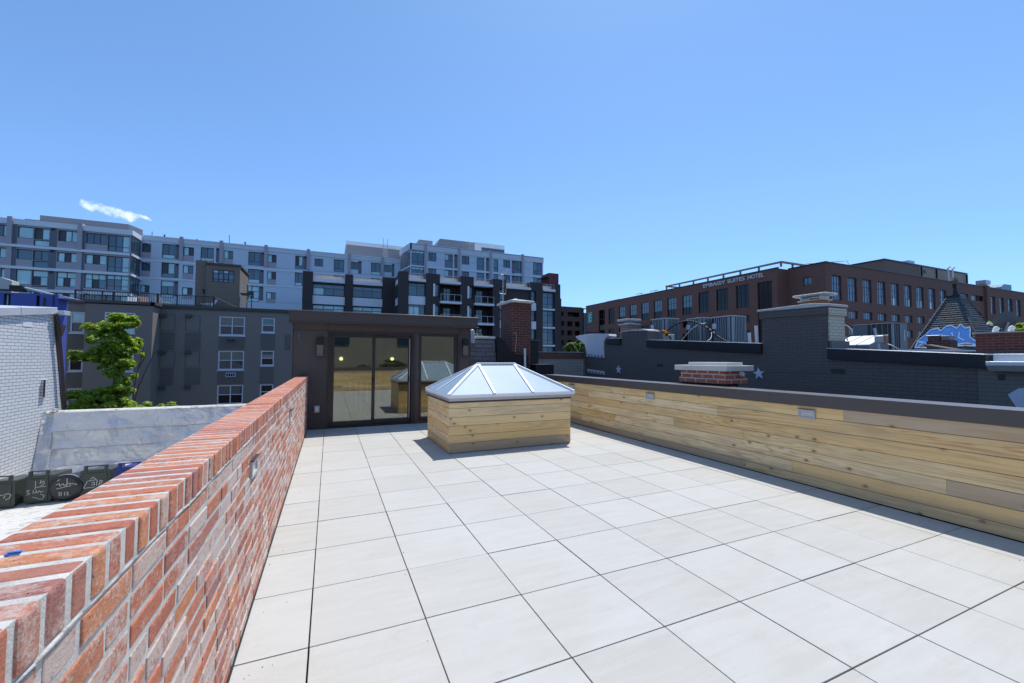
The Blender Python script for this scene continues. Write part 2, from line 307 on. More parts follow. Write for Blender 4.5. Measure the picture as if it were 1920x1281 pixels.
plain('bin_paint', (0.62, 0.66, 0.66), 0.7); plain('mural_blue', (0.09, 0.30, 0.72), 0.6, 0, 0.25, 4); plain('mural_white', (0.70, 0.82, 0.95), 0.6); plain('mural_rust', (0.42, 0.16, 0.08), 0.6)
plain('clip_blue', (0.10, 0.24, 0.62), 0.3); plain('teal_sign', (0.02, 0.26, 0.24), 0.4); plain('sign_letter', (0.70, 0.68, 0.66), 0.4); plain('sign_pale', (0.42, 0.72, 0.68), 0.4)
plain('red_metal', (0.17, 0.035, 0.035), 0.6); plain('duct_blue', (0.12, 0.26, 0.34), 0.4); plain('orange_wood', (0.40, 0.17, 0.08), 0.6)
plain('wire_blue', (0.12, 0.22, 0.32), 0.4); plain('cable_black', (0.02, 0.02, 0.02), 0.5); plain('street', (0.06, 0.06, 0.062), 0.9); plain('tan_wall', (0.33, 0.29, 0.22), 0.8)
plain('brown_gutter', (0.055, 0.035, 0.032), 0.5); plain('bark', (0.10, 0.075, 0.055), 0.9, 0, 0.3, 12, 0.2, 0.8, 40)
# crumpled aluminised membrane
s = NT('silver_membrane'); o = s.obj(); n = s.noise(o, 2.2, 3, 0.45); n2 = s.noise(o, 6, 4, 0.5); n3 = s.noise(o, 45, 3)
s.base(s.mix(n2, (0.78, 0.79, 0.81), (0.85, 0.85, 0.87))); s.rough(0.33); s.p.inputs['Metallic'].default_value = 0.30
s.bump(s.math('ADD', s.math('MULTIPLY', n, 3.0), s.math('MULTIPLY', n2, 0.5)), 0.6, 0.09)
# weathered white roof coating
s = NT('white_roof'); o = s.obj(); n = s.noise(o, 5, 8, 0.7, sc=(1, 2.2, 1), dist=0.6); n2 = s.noise(o, 60, 5, 0.7)
s.base(s.mix(s.ramp(n, [(0.52, 0.0), (0.62, 0.75)]), (0.66, 0.65, 0.62), (0.28, 0.26, 0.23))); s.rough(0.85); s.bump(s.math('ADD', n, n2), 0.8, 0.02)
s = NT('bright_flashing'); o = s.obj(); n = s.noise(o, 3, 5); s.base(s.mix(n, (0.55, 0.58, 0.62), (0.74, 0.76, 0.78))); s.rough(0.4); s.p.inputs['Metallic'].default_value = 0.3; s.bump(n, 0.3, 0.02)
def leafmat(name, a, b, tr):
    s = NT(name); ri = s.n('ShaderNodeNewGeometry').outputs['Random Per Island']
    c = s.ramp(ri, [(0, a), (0.5, tuple((x+y)/2 for x, y in zip(a, b))), (1, b)]); s.base(c); s.rough(0.5)
    t = s.n('ShaderNodeBsdfTranslucent'); s.l(s.mix(1.0, c, tr, 'MULTIPLY'), t.inputs[0])
    m = s.n('ShaderNodeMixShader'); m.inputs[0].default_value = 0.42; s.l(s.p.outputs[0], m.inputs[1]); s.l(t.outputs[0], m.inputs[2]); s.l(m.outputs[0], s.out.inputs[0])
    return s.m
leafmat('maple_leaf', (0.13, 0.20, 0.025), (0.30, 0.39, 0.05), (2.3, 2.3, 0.7))
leafmat('pale_leaf', (0.09, 0.14, 0.04), (0.16, 0.21, 0.07), (1.5, 1.8, 0.9))
leafmat('yellow_leaf', (0.16, 0.15, 0.03), (0.20, 0.22, 0.04), (1.6, 1.6, 0.7))
leafmat('dark_leaf', (0.035, 0.06, 0.02), (0.07, 0.10, 0.03), (1.3, 1.5, 0.8))

# ------------------------------------------------------------------ mesh helpers
class MB:
    def __init__(s): s.v = []; s.f = []; s.mi = []; s.ms = []
    def mid(s, m):
        if m not in s.ms: s.ms.append(m)
        return s.ms.index(m)
    def face(s, pts, m):
        b = len(s.v); s.v += [tuple(p) for p in pts]; s.f.append(tuple(range(b, b+len(pts)))); s.mi.append(s.mid(m))
    def mesh(s, vs, fs, m):
        b = len(s.v); s.v += [tuple(p) for p in vs]; k = s.mid(m)
        for f_ in fs: s.f.append(tuple(b+i for i in f_)); s.mi.append(k)
    def box(s, x0, y0, z0, x1, y1, z1, m, jit=0):
        x0, x1 = sorted((x0, x1)); y0, y1 = sorted((y0, y1)); z0, z1 = sorted((z0, z1))
        vs = [(x, y, z) for x in (x0, x1) for y in (y0, y1) for z in (z0, z1)]
        if jit: vs = [tuple(c_+random.uniform(-jit, jit) for c_ in v_) for v_ in vs]
        s.mesh(vs, [(0, 1, 3, 2), (4, 6, 7, 5), (0, 4, 5, 1), (2, 3, 7, 6), (0, 2, 6, 4), (1, 5, 7, 3)], m)
        return s
    def prism(s, poly, axis, a, b, m):
        """poly: 2D points; axis 'x': (y,z), 'y': (x,z), 'z': (x,y)"""
        def P(p, t): return {'x': (t, p[0], p[1]), 'y': (p[0], t, p[1]), 'z': (p[0], p[1], t)}[axis]
        n_ = len(poly); vs = [P(p, a) for p in poly]+[P(p, b) for p in poly]
        fs = [tuple(range(n_)), tuple(range(2*n_-1, n_-1, -1))]+[(i, (i+1) % n_, n_+(i+1) % n_, n_+i) for i in range(n_)]
        s.mesh(vs, fs, m); return s
    def cyl(s, p, q, r0, m, r1=None, seg=12):
        p = Vector(p); q = Vector(q); r1 = r0 if r1 is None else r1
        d = (q-p).normalized(); a = d.orthogonal().normalized(); b = d.cross(a)
        vs = []
        for c_, rr in ((p, r0), (q, r1)):
            for i in range(seg):
                t = 2*math.pi*i/seg; vs.append(c_+(a*math.cos(t)+b*math.sin(t))*rr)
        fs = [(i, (i+1) % seg, seg+(i+1) % seg, seg+i) for i in range(seg)]+[tuple(range(seg)), tuple(range(2*seg-1, seg-1, -1))]
        s.mesh(vs, fs, m); return s
    def tube(s, pts, r_, m, seg=8, r1=None):
        for i in range(len(pts)-1):
            a = r_ if r1 is None else r_+(r1-r_)*i/(len(pts)-1); b = r_ if r1 is None else r_+(r1-r_)*(i+1)/(len(pts)-1)
            s.cyl(pts[i], pts[i+1], a, m, b, seg)
        return s
    def build(s, name, parent=None, bevel=0, smooth=False, seg=1):
        me = bpy.data.meshes.new(name); off = Vector((0, 0, 0))
        if parent is not None:
            q = parent
            while q is not None: off = off+q.location; q = q.parent
        me.from_pydata([tuple(Vector(p)-off) for p in s.v], [], s.f)
        for m in s.ms: me.materials.append(MATS[m])
        me.polygons.foreach_set('material_index', s.mi)
        bm = bmesh.new(); bm.from_mesh(me); bmesh.ops.recalc_face_normals(bm, faces=bm.faces); bm.to_mesh(me); bm.free()
        if smooth: me.polygons.foreach_set('use_smooth', [True]*len(me.polygons))
        o_ = bpy.data.objects.new(name, me); COL.objects.link(o_)
        if parent is not None: o_.parent = parent
        if bevel:
            b = o_.modifiers.new('bevel', 'BEVEL'); b.width = bevel; b.segments = seg; b.limit_method = 'ANGLE'
        return o_
def tag(o_, label, cat, group=None):
    o_['label'] = label; o_['category'] = cat
    if group: o_['group'] = group
    return o_
def thing(name, loc, label, cat, group=None):
    o_ = bpy.data.objects.new(name, None); o_.empty_display_size = 0.3; COL.objects.link(o_); o_.location = loc
    return tag(o_, label, cat, group)
def struct(o_, kind='structure'): o_['kind'] = kind; return o_
def copy_tree(o_, parent=None):
    c_ = o_.copy(); COL.objects.link(c_); c_.parent = parent
    for ch in list(o_.children): copy_tree(ch, c_)
    return c_

class Fac:
    """an upright facade: axis 'y' stands in plane Y=c and runs along X, axis 'x' stands in plane X=c and runs along Y; d is depth into the building"""
    def __init__(s, axis, c): s.a = axis; s.c = c
    def P(s, u_, z, d=0): return (u_, s.c+d, z) if s.a == 'y' else (s.c+d, u_, z)
    def box(s, mb, u0, z0, u1, z1, d0, d1, m):
        p = s.P(u0, z0, d0); q = s.P(u1, z1, d1); mb.box(*p, *q, m)
    def wall(s, mb, u0, z0, u1, z1, holes, depth, m, rev=None):
        us = sorted(set([u0, u1]+[v for h in holes for v in (h[0], h[2]) if u0 < v < u1]))
        zs = sorted(set([z0, z1]+[v for h in holes for v in (h[1], h[3]) if z0 < v < z1]))
        for j in range(len(zs)-1):
            run = None
            for i in range(len(us)-1):
                uc = (us[i]+us[i+1])/2; zc = (zs[j]+zs[j+1])/2
                inh = any(h[0] < uc < h[2] and h[1] < zc < h[3] for h in holes)
                if not inh and run is None: run = us[i]
                if inh and run is not None:
                    mb.face([s.P(run, zs[j]), s.P(us[i], zs[j]), s.P(us[i], zs[j+1]), s.P(run, zs[j+1])], m); run = None
            if run is not None: mb.face([s.P(run, zs[j]), s.P(u1, zs[j]), s.P(u1, zs[j+1]), s.P(run, zs[j+1])], m)
        rm = rev or m
        for h in holes:
            a, b, c_, d = h[:4]
            for (p, q) in (((a, b), (a, d)), ((c_, b), (c_, d)), ((a, b), (c_, b)), ((a, d), (c_, d))):
                mb.face([s.P(*p), s.P(*q), s.P(*q, depth), s.P(*p, depth)], rm)
PK = {'l': 'pane_blind', 'k': 'pane_dark', 'b': 'pane_blue', 's': 'pane_screen', 'h': 'pane_hotel', 'y': 'pane_sky', 'x': 'pane_black', 't': 'pane_tealblind', 'c': 'pane_curtain'}
def window(parent, F, rect, rows, depth=0.12, frame='frame_blue', fw=0.07, name='window', gap=0.0):
    """rows: list from the top down of (height share, 'pane letters') ; panes sit `depth` behind the facade"""
    u0, z0, u1, z1 = rect; mb = MB(); pb = MB(); d0 = depth-0.06
    F.box(mb, u0, z0, u1, z0+fw, d0, depth+0.02, frame); F.box(mb, u0, z1-fw, u1, z1, d0, depth+0.02, frame)
    F.box(mb, u0, z0+fw, u0+fw, z1-fw, d0, depth+0.02, frame); F.box(mb, u1-fw, z0+fw, u1, z1-fw, d0, depth+0.02, frame)
    tot = sum(h for h, _ in rows); zt = z1-fw; H = z1-z0-2*fw
    for ri_, (h, cs) in enumerate(rows):
        zb = zt-H*h/tot
        if ri_ < len(rows)-1: F.box(mb, u0+fw, zb-fw*.35, u1-fw, zb+fw*.35, d0+.004, depth+0.016, frame)
        n_ = len(cs); w_ = (u1-u0-2*fw)/n_
        for i, ch in enumerate(cs):
            a = u0+fw+i*w_; b = a+w_
            if i: F.box(mb, a-fw*.4, zb, a+fw*.4, zt, d0+.008, depth+0.012, frame)
            pb.face([F.P(a, zb, depth), F.P(b, zb, depth), F.P(b, zt, depth), F.P(a, zt, depth)], PK[ch])
        zt = zb
    w = mb.build(name, parent); pb.build('pane', w)
    return w

# ================================================================== SETTING
mb = MB(); mb.box(-900, -700, -10.3, 1200, 1400, -10.0, 'street'); struct(mb.build('ground'))
T = 0.6096
# roof deck: square concrete slabs on pedestals
mb = MB(); g = 0.0036
xs = [-0.335]+[T*i for i in range(0, 9)]+[5.33]; ys = [T*i for i in range(-6, 13)]; ys[0] = -3.4; ys[-1] = 7.30
for i in range(len(xs)-1):
    for j in range(len(ys)-1):
        dz = random.uniform(-0.0012, 0.0012)
        q1, q2, q3, q4 = [random.uniform(-.0011, .0011) for _ in range(4)]; mb.box(xs[i]+g+q1, ys[j]+g+q2, -0.045+dz, xs[i+1]-g+q3, ys[j+1]-g+q4, dz, 'paver')
struct(mb.build('pavement', bevel=0.0015))
mb = MB(); mb.box(-0.52, -3.4, -0.09, 5.5, 7.3, -0.046, 'gap'); struct(mb.build('floor'))

rg = random.Random(21); mb = MB()
for i in range(170):     # grit and crumbs of mortar, mostly swept against the walls and into the joints
    if i % 3 == 0: x = -0.31+abs(rg.gauss(0, .05)); y = rg.uniform(-1.5, 7.1)
    elif i % 3 == 1: x = 5.30-abs(rg.gauss(0, .06)); y = rg.uniform(-1.5, 7.1)
    else: x = T*rg.randint(0, 8)+rg.gauss(0, .02); y = rg.uniform(-1.2, 7.0)
    q = rg.uniform(.0012, .0036); mb.mesh([(x-q, y-q*.7, .0012), (x+q, y-q, .0012), (x+q*.8, y+q, .0012), (x-q, y+q, .0012), (x, y, q*1.1+.0012)], [(0, 1, 4), (1, 2, 4), (2, 3, 4), (3, 0, 4)], 'gap' if rg.random() < .6 else 'mortar')
gr0 = tag(mb.build('grit'), 'tiny crumbs of grit and mortar scattered on the terrace slabs', 'grit'); gr0['kind'] = 'stuff'

# ================================================================== OUR HOUSE
# ---- old brick parapet with rowlock coping
wallb = thing('brick_wall', (-0.44, 2, 0), 'long weathered red brick parapet with upright coping bricks along the left edge of the terrace', 'wall')
mb = MB(); mb.box(-0.536, -3.6, -0.30, -0.3405, 7.28, 1.034, 'mortar'); mb.box(-0.5415, -3.6, 1.034, -0.3375, 7.28, 1.1288, 'mortar')
mb.build('mortar', wallb)
mb = MB(); H = 0.0695; k = 0
z = 1.034-H
while z > -0.2:
    y = -3.6-(0.108 if k % 2 else 0); 
    while y < 7.27:
        L = 0.203+random.uniform(-0.006, 0.006)
        if random.random() < 0.08: L = 0.10
        a = max(y, -3.6); b = min(y+L, 7.275); jx = random.uniform(-0.002, 0.0025)
        if b-a > 0.03: mb.box(-0.54, a, z+0.0075+random.uniform(-.0015, .0015), -0.3375+jx, b, z+H-0.008, 'red_brick', 0.0013)
        y += L+0.014
    z -= H; k += 1
mb.build('stretcher_bricks', wallb, bevel=0.004, seg=2)
mb = MB(); y = -3.6
while y < 7.26:
    w_ = 0.056+random.uniform(-0.003, 0.003)
    mb.box(-0.5445+random.uniform(-.003, .003), y, 1.042, -0.3350+random.uniform(-.0015, .003), min(y+w_, 7.28), 1.1308+random.uniform(-.0008, .0012), 'coping_brick', 0.0006)
    y += w_+0.0145
mb.build('coping_bricks', wallb, bevel=0.0075, seg=2)
# mortar bed line that stands slightly proud under the coping
mb = MB(); y = -3.6; pts = []
while y < 7.3: pts.append((-0.339+random.uniform(-.002, .0015), y, 1.036+random.uniform(-.003, .003))); y += 0.07
mb.tube(pts, 0.0045, 'mortar', 6); mb.build('mortar_bead', wallb, smooth=True)
mb = MB(); mb.box(-0.339, -3.6, -0.04, -0.329, 7.28, 0.012, 'black_membrane'); mb.build('base_flashing', wallb)

def steplight(x, y0, y1, z0, z1, sgn, label):
    t = thing('step_light', (x, (y0+y1)/2, z0), label, 'light', 'recessed step lights around the terrace')
    m = MB(); w_ = 0.02; e = 0.012*sgn
    for (a, b, c_, d) in ((y0, y1, z0, z0+w_), (y0, y1, z1-w_*1.3, z1), (y0, y0+w_, z0+w_, z1-w_*1.3), (y1-w_, y1, z0+w_, z1-w_*1.3)):
        m.box(x-e*0.2, a, c_, x+e, b, d, 'grey_plastic')
    m.build('frame', t, bevel=0.001)
    m = MB(); m.box(x-e*0.1, y0+w_, z0+w_, x+e*0.25, y1-w_, z1-w_, 'lamp_lens'); m.build('lens', t)
    m = MB(); m.box(x, y0-0.004, z1, x+e*1.6, y1+0.004, z1+0.006, 'bronze_frame'); m.build('hood', t)
    return t
steplight(-0.336, 0.36, 0.56, 0.805, 0.905, 1, 'nearer pale recessed light let into the red brick parapet')
steplight(-0.336, 2.93, 3.15, 0.785, 0.90, 1, 'farther pale recessed light let into the red brick parapet')
steplight(5.326, 0.61, 0.80, 0.80, 0.905, -1, 'recessed pale light in the pine cladding, the largest and nearest of three')
steplight(5.326, 3.265, 3.465, 0.79, 0.895, -1, 'recessed pale light in the pine cladding left of the low brick chimney')
steplight(5.326, 5.88, 6.10, 0.79, 0.895, -1, 'recessed pale light in the pine cladding just behind the skylight corner')

# ---- pine clad parapets (right side and the rear one behind the viewer)
rp = thing('clad_parapet', (5.45, 2, 0), 'long pine board parapet with dark metal coping along the right edge of the terrace', 'wall')
joints = {0: [4.10, 0.32, -2.6], 1: [3.25, 1.97, -1.9], 2: [2.83, 5.2, -1.2], 3: [1.557, 4.4, -2.9], 4: [-0.51, 3.3], 5: [2.9, 0.2, 6.1], 6: [1.55, 4.9, -1.7]}
joints = {0: [0.32, 4.10, -2.6], 1: [1.97, 5.3, -2.2], 2: [3.25, -2.9], 3: [1.557, 2.83, -1.2], 4: [-0.51, 4.4], 5: [0.9, 5.6, -2.4], 6: [1.55, -1.5]}
mb = MB(); z = 0.955
for i in range(7):
    zb = max(0.004, z-0.1405); ends = sorted([-3.38]+joints[i]+[7.29])
    for a, b in zip(ends[:-1], ends[1:]):
        jx = random.uniform(-.0012, .0012); mb.box(5.335+jx, a+.0012, zb+0.0048, 5.360, b-.0012, z, 'cedar_y')
    z = zb
    if z <= 0.005: break
mb.build('pine_boards', rp, bevel=0.0012)
mb = MB(); mb.box(5.362, -3.4, -0.2, 5.60, 7.3, 0.95, 'black_membrane'); mb.build('core', rp)
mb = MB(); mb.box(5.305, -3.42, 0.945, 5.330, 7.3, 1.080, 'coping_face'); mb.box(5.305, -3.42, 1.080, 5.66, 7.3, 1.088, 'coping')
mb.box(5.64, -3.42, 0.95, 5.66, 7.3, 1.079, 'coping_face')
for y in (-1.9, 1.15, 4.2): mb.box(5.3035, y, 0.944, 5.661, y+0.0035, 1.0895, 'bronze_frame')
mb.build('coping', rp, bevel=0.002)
bp = thing('clad_parapet', (2.5, -3.5, 0), 'rear pine board parapet seen only as a reflection in the sliding glass doors', 'wall')
mb = MB(); z = 0.955
for i in range(7):
    zb = max(0.004, z-0.1405); ends = sorted([-0.34, random.uniform(0.6, 2), random.uniform(2.8, 4.2), 5.33])
    for a, b in zip(ends[:-1], ends[1:]): mb.box(a+.0012, -3.425, zb+.0022, b-.0012, -3.40, z, 'cedar_x')
    z = zb
    if z <= 0.005: break
mb.build('pine_boards', bp, bevel=0.0012)
mb = MB(); mb.box(-0.52, -3.66, -0.2, 5.33, -3.428, 0.95, 'black_membrane'); mb.build('core', bp)
mb = MB(); mb.box(-0.54, -3.69, 0.945, 5.30, -3.385, 1.085, 'coping'); mb.build('coping', bp)

# ---- skylight on its pine clad curb
sk = thing('skylight', (2.94, 4.76, 0), 'hipped glass skylight in white metal on a pine boarded box on the terrace', 'skylight')
mb = MB(); X0, X1, Y0, Y1 = 1.825, 4.055, 3.995, 5.56
zz = [0.004, 0.152, 0.278, 0.425, 0.567, 0.708, 0.80]
for i in range(6):
    a, b = zz[i]+.0048, zz[i+1]; js = 0.0
    mb.box(X0, Y0, a, X1, Y0+0.022, b, 'cedar_x'); mb.box(X0, Y1-.022, a, X1, Y1, b, 'cedar_x')
    mb.box(X0-.001, Y0+0.0225, a, X0+.022, Y1-.0225, b, 'cedar_y'); mb.box(X1-.022, Y0+0.0225, a, X1+.001, Y1-.0225, b, 'cedar_y')
mb.build('pine_boards', sk, bevel=0.0012)
mb = MB(); mb.box(X0+.023, Y0+.023, 0, X1-.023, Y1-.023, 0.83, 'black_membrane'); mb.box(X0-.014, Y0-.014, 0.795, X1+.014, Y1+.014, 0.826, 'bronze_metal'); mb.build('flashing', sk, bevel=0.002)
ex0, ex1, ey0, ey1 = 1.795, 4.13, 3.955, 5.645
mb = MB(); mb.box(ex0+.015, ey0+.015, 0.826, ex1-.015, ey1-.015, 0.872, 'mill_metal'); mb.box(ex0, ey0, 0.8725, ex1, ey1, 0.918, 'aluminium'); mb.build('curb_frame', sk, bevel=0.004, seg=2)
ze, zr = 0.925, 1.405; ra = (2.585, 4.80, zr); rb = (3.295, 4.80, zr)
A_, B_, C_, D_ = (ex0+.01, ey0+.01, ze), (ex1-.01, ey0+.01, ze), (ex1-.01, ey1-.01, ze), (ex0+.01, ey1-.01, ze)
e1, e2, e3, e4 = (2.585, ey0+.01, ze), (3.295, ey0+.01, ze), (2.585, ey1-.01, ze), (3.295, ey1-.01, ze)
L_, R_ = (ex0+.01, 4.80, ze), (ex1-.01, 4.80, ze)
def pane(ps):
    m = MB(); n = (Vector(ps[1])-Vector(ps[0])).cross(Vector(ps[2])-Vector(ps[0])).normalized()
    if n.z < 0: n = -n
    lo = [Vector(p)-n*0.012 for p in ps]; k_ = len(ps); m.mesh([Vector(p) for p in ps]+lo, [tuple(range(k_)), tuple(range(2*k_-1, k_-1, -1))]+[(i, (i+1) % k_, k_+(i+1) % k_, k_+i) for i in range(k_)], 'skylight_glass')
    return m.build('glass_pane', sk)
for ps in ((A_, e1, ra), (e1, e2, rb, ra), (e2, B_, rb), (B_, R_, rb), (R_, C_, rb), (C_, e4, rb), (e4, e3, ra, rb), (e3, D_, ra), (D_, L_, ra), (L_, A_, ra)): pane(ps)
def bar(m, p, q, w_, h_, mat):
    p = Vector(p); q = Vector(q); d = (q-p).normalized(); s_ = d.cross(Vector((0, 0, 1)))
    s_ = s_.normalized() if s_.length > 1e-4 else Vector((1, 0, 0)); n = s_.cross(d).normalized()
    vs = [c_+s_*a*w_/2+n*b for c_ in (p, q) for a, b in ((-1, -h_*.4), (1, -h_*.4), (1, h_*.6), (-1, h_*.6))]
    m.mesh(vs, [(0, 1, 2, 3), (7, 6, 5, 4), (0, 4, 5, 1), (1, 5, 6, 2), (2, 6, 7, 3), (3, 7, 4, 0)], mat)
for (p, q, w_) in ((A_, ra, .058), (B_, rb, .058), (C_, rb, .058), (D_, ra, .058), (e1, ra, .045), (e2, rb, .045), (e3, ra, .045), (e4, rb, .045), (L_, ra, .040), (R_, rb, .040)):
    m = MB(); bar(m, p, q, w_, 0.034, 'aluminium'); m.build('rafter', sk, bevel=0.003)
m = MB(); bar(m, (ra[0]-.03, ra[1], ra[2]+.004), (rb[0]+.03, rb[1], rb[2]+.004), .07, .036, 'aluminium'); m.build('ridge_bar', sk, bevel=0.004)

# ---- stair penthouse in dark bronze metal
ph = thing('roof_penthouse', (1.3, 7.3, 0), 'dark bronze metal stair penthouse with sliding glass doors at the terrace end', 'penthouse')
F = Fac('y', 7.30); mb = MB()
door = (0.044, 0.005, 1.875, 2.085); fix = (1.985, 0.06, 2.93, 2.085)
F.wall(mb, -0.645, 0.0, 3.245, 2.30, [door, fix], 0.16, 'bronze_panel')
mb.face([(-0.645, 7.3, -.1), (-0.645, 10.3, -.1), (-0.645, 10.3, 2.3), (-0.645, 7.3, 2.3)], 'bronze_panel')
mb.face([(3.245, 7.3, -.1), (3.245, 10.3, -.1), (3.245, 10.3, 2.3), (3.245, 7.3, 2.3)], 'bronze_panel')
mb.box(-0.64, 10.25, -.1, 3.24, 10.3, 2.3, 'bronze_panel')
mb.build('wall', ph)
mb = MB()
for a, b, c_, d in ((-0.645, 2.088, 3.245, 2.100), (0.030, 0.0, 0.040, 2.30), (-0.645, 0.0, -0.625, 2.30), (3.225, 0.0, 3.245, 2.30), (2.955, 2.10, 2.962, 2.30), (2.955, 0, 2.962, 2.088), (1.905, 0.0, 1.975, 2.088)):
    mb.box(a, 7.288, b, c_, 7.2995, d, 'bronze_metal')
mb.build('panel_joints', ph, bevel=0.002)
mb = MB(); mb.box(-0.70, 7.09, 2.245, 3.36, 10.45, 2.475, 'bronze_metal'); mb.box(-0.715, 7.075, 2.475, 3.375, 10.46, 2.50, 'coping'); mb.box(-0.72, 7.07, 2.245, 3.38, 7.089, 2.262, 'bronze_metal')
mb.build('fascia', ph, bevel=0.003)
mb = MB(); mb.box(-0.60, 7.48, -0.03, 3.20, 10.24, -0.01, 'interior_floor'); mb.build('floor', ph)
mb = MB(); mb.box(-0.60, 10.20, 0, 3.20, 10.24, 2.2, 'interior_wall'); mb.box(-0.62, 7.47, 0, -0.60, 10.2, 2.2, 'interior_wall'); mb.box(3.20, 7.47, 0, 3.22, 10.2, 2.2, 'interior_wall'); mb.box(-0.6, 7.47, 2.2, 3.2, 10.2, 2.22, 'interior_wall')
mb.build('interior_lining', ph)
mb = MB(); mb.box(1.20, 8.6, 0, 1.30, 8.7, 2.19, 'white_paint'); mb.box(0.5, 8.63, 0.9, 1.19, 8.67, 0.96, 'white_paint')
for x in (0.55, 0.68, 0.81, 0.94, 1.07): mb.box(x, 8.635, 0, x+.03, 8.665, 0.895, 'white_paint')
mb.build('stair_balustrade', ph)
MATS['warm_lamp'] = emis('warm_lamp', (1.0, 0.80, 0.50), 4.0)
for x, lab in ((0.375, 'left'), (1.767, 'right')):
    t = thing('wall_lamp', (x, 10.19, 1.49), 'small glowing warm lamp inside the penthouse, seen through the '+lab+' sliding door pane', 'lamp', 'small warm lamps inside the penthouse')
    m = MB(); m.cyl((x, 10.195, 1.49), (x, 10.15, 1.49), 0.05, 'warm_lamp', 0.04, 20); m.build('diffuser', t); m = MB(); m.cyl((x, 10.199, 1.49), (x, 10.185, 1.49), 0.06, 'white_paint', seg=20); m.build('backplate', t)
# sliding door unit
sd_ = MB()
for a, b, c_, d, y0, y1 in ((0.046, 2.03, 1.873, 2.083, 7.31, 7.44), (0.046, 0.007, 1.873, 0.035, 7.31, 7.44), (0.046, 0.036, 0.10, 2.03, 7.31, 7.44), (1.815, 0.036, 1.873, 2.03, 7.31, 7.44)):
    sd_.box(a, y0, b, c_, y1, d, 'bronze_frame')
dr = sd_.build('sliding_door', ph, bevel=0.002)
def sash(x0, x1, y, scr):
    m = MB()
    for a, b, c_, d in ((x0, 1.965, x1, 2.028), (x0, 0.038, x1, 0.125), (x0, .1255, x0+.065, 1.9645), (x1-.065, .1255, x1, 1.9645)): m.box(a, y, b, c_, y+.035, d, 'bronze_frame')
    o_ = m.build('sash', dr, bevel=0.002); m = MB(); m.box(x0+.064, y+.012, .124, x1-.064, y+.020, 1.966, 'door_glass'); m.build('glass', o_)
    return o_
sash(0.102, 1.01, 7.325, 1); sash(0.955, 1.813, 7.375, 0)
for x, y in ((0.965, 7.300), (1.765, 7.350)):
    m = MB(); m.tube([(x, y+.02, 0.96), (x, y-.02, 0.98), (x, y-.02, 1.10), (x, y+.02, 1.12)], 0.011, 'frame_black', 8); m.build('handle', dr)
m = MB(); m.box(1.775, 7.362, 0.13, 1.790, 7.374, 1.96, 'mill_metal'); m.build('bright_edge_strip', dr)
m = MB(); x0, z0, x1, z1 = fix
for a, b, c_, d in ((x0, z1-.06, x1, z1), (x0, z0, x1, z0+.07), (x0, z0+.07, x0+.065, z1-.06), (x1-.08, z0+.07, x1, z1-.06)): m.box(a, 7.33, b, c_, 7.43, d, 'bronze_frame')
fw_ = m.build('fixed_window', ph, bevel=0.002); m = MB(); m.box(x0+.06, 7.37, z0+.06, x1-.075, 7.378, z1-.05, 'door_glass'); m.build('glass', fw_)
# things fixed on the penthouse front
for x0, x1, z0, z1, lab in ((-0.183, -0.043, 1.55, 1.94, 'left'), (3.02, 3.16, 1.575, 1.965, 'right')):
    t = thing('wall_sconce', ((x0+x1)/2, 7.29, z0), 'dark ribbed glass wall sconce at the '+lab+' end of the penthouse front', 'wall lamp', 'wall sconces on the penthouse')
    m = MB(); m.box(x0, 7.18, z0+.24, x1, 7.286, z1, 'frame_black'); m.build('housing', t, bevel=0.004); m = MB(); m.box(x0+.02, 7.26, z0-.01, x1-.02, 7.286, z1+.01, 'frame_black'); m.build('backplate', t)
    m = MB()
    for i in range(5): m.cyl((x0+.02+.025*i, 7.22, z0), (x0+.02+.025*i, 7.22, z0+.239), 0.013, 'sconce_glass', seg=8)
    m.box(x0+.01, 7.195, z0, x1-.01, 7.245, z0+.238, 'sconce_glass'); m.build('glass', t); m = MB(); m.box(x0, 7.185, z0-.012, x1, 7.259, z0-.0005, 'frame_black'); m.build('rim', t)
t = thing('outlet_box', (-0.148, 7.29, 0.36), 'small grey weatherproof outlet box low on the left of the penthouse front', 'outlet')
m = MB(); m.box(-0.20, 7.25, 0.36, -0.10, 7.289, 0.50, 'grey_plastic'); m.build('cover', t, bevel=0.004); m = MB(); m.box(-0.172, 7.243, 0.385, -0.125, 7.2495, 0.475, 'white_pvc'); m.build('flap', t, bevel=0.003)
m = MB(); pts = [(-0.47+.055*math.cos(a)-.0, 7.26-.03*math.sin(a*1.0), 1.955+.10*math.sin(a)) for a in [R(110+i*14) for i in range(11)]]
m.tube([(-0.44, 7.29, 2.05)]+pts+[(-0.43, 7.29, 1.87)], 0.004, 'wire_blue', 6); tag(m.build('wire', None), 'thin blue wire loop sticking out of the upper left of the penthouse wall', 'wire')
m = MB(); m.box(-0.484, -1.354, 1.1312, -0.462, -1.346, 1.136, 'clip_blue'); m.box(-0.480, -1.353, 1.1362, -0.458, -1.347, 1.139, 'clip_blue'); m.box(-0.484, -1.3455, 1.1312, -0.478, -1.338, 1.137, 'clip_blue')
tag(m.build('plastic_clip', None, bevel=0.0015), 'small blue plastic clip lying on top of the brick parapet in the near left corner', 'clip')

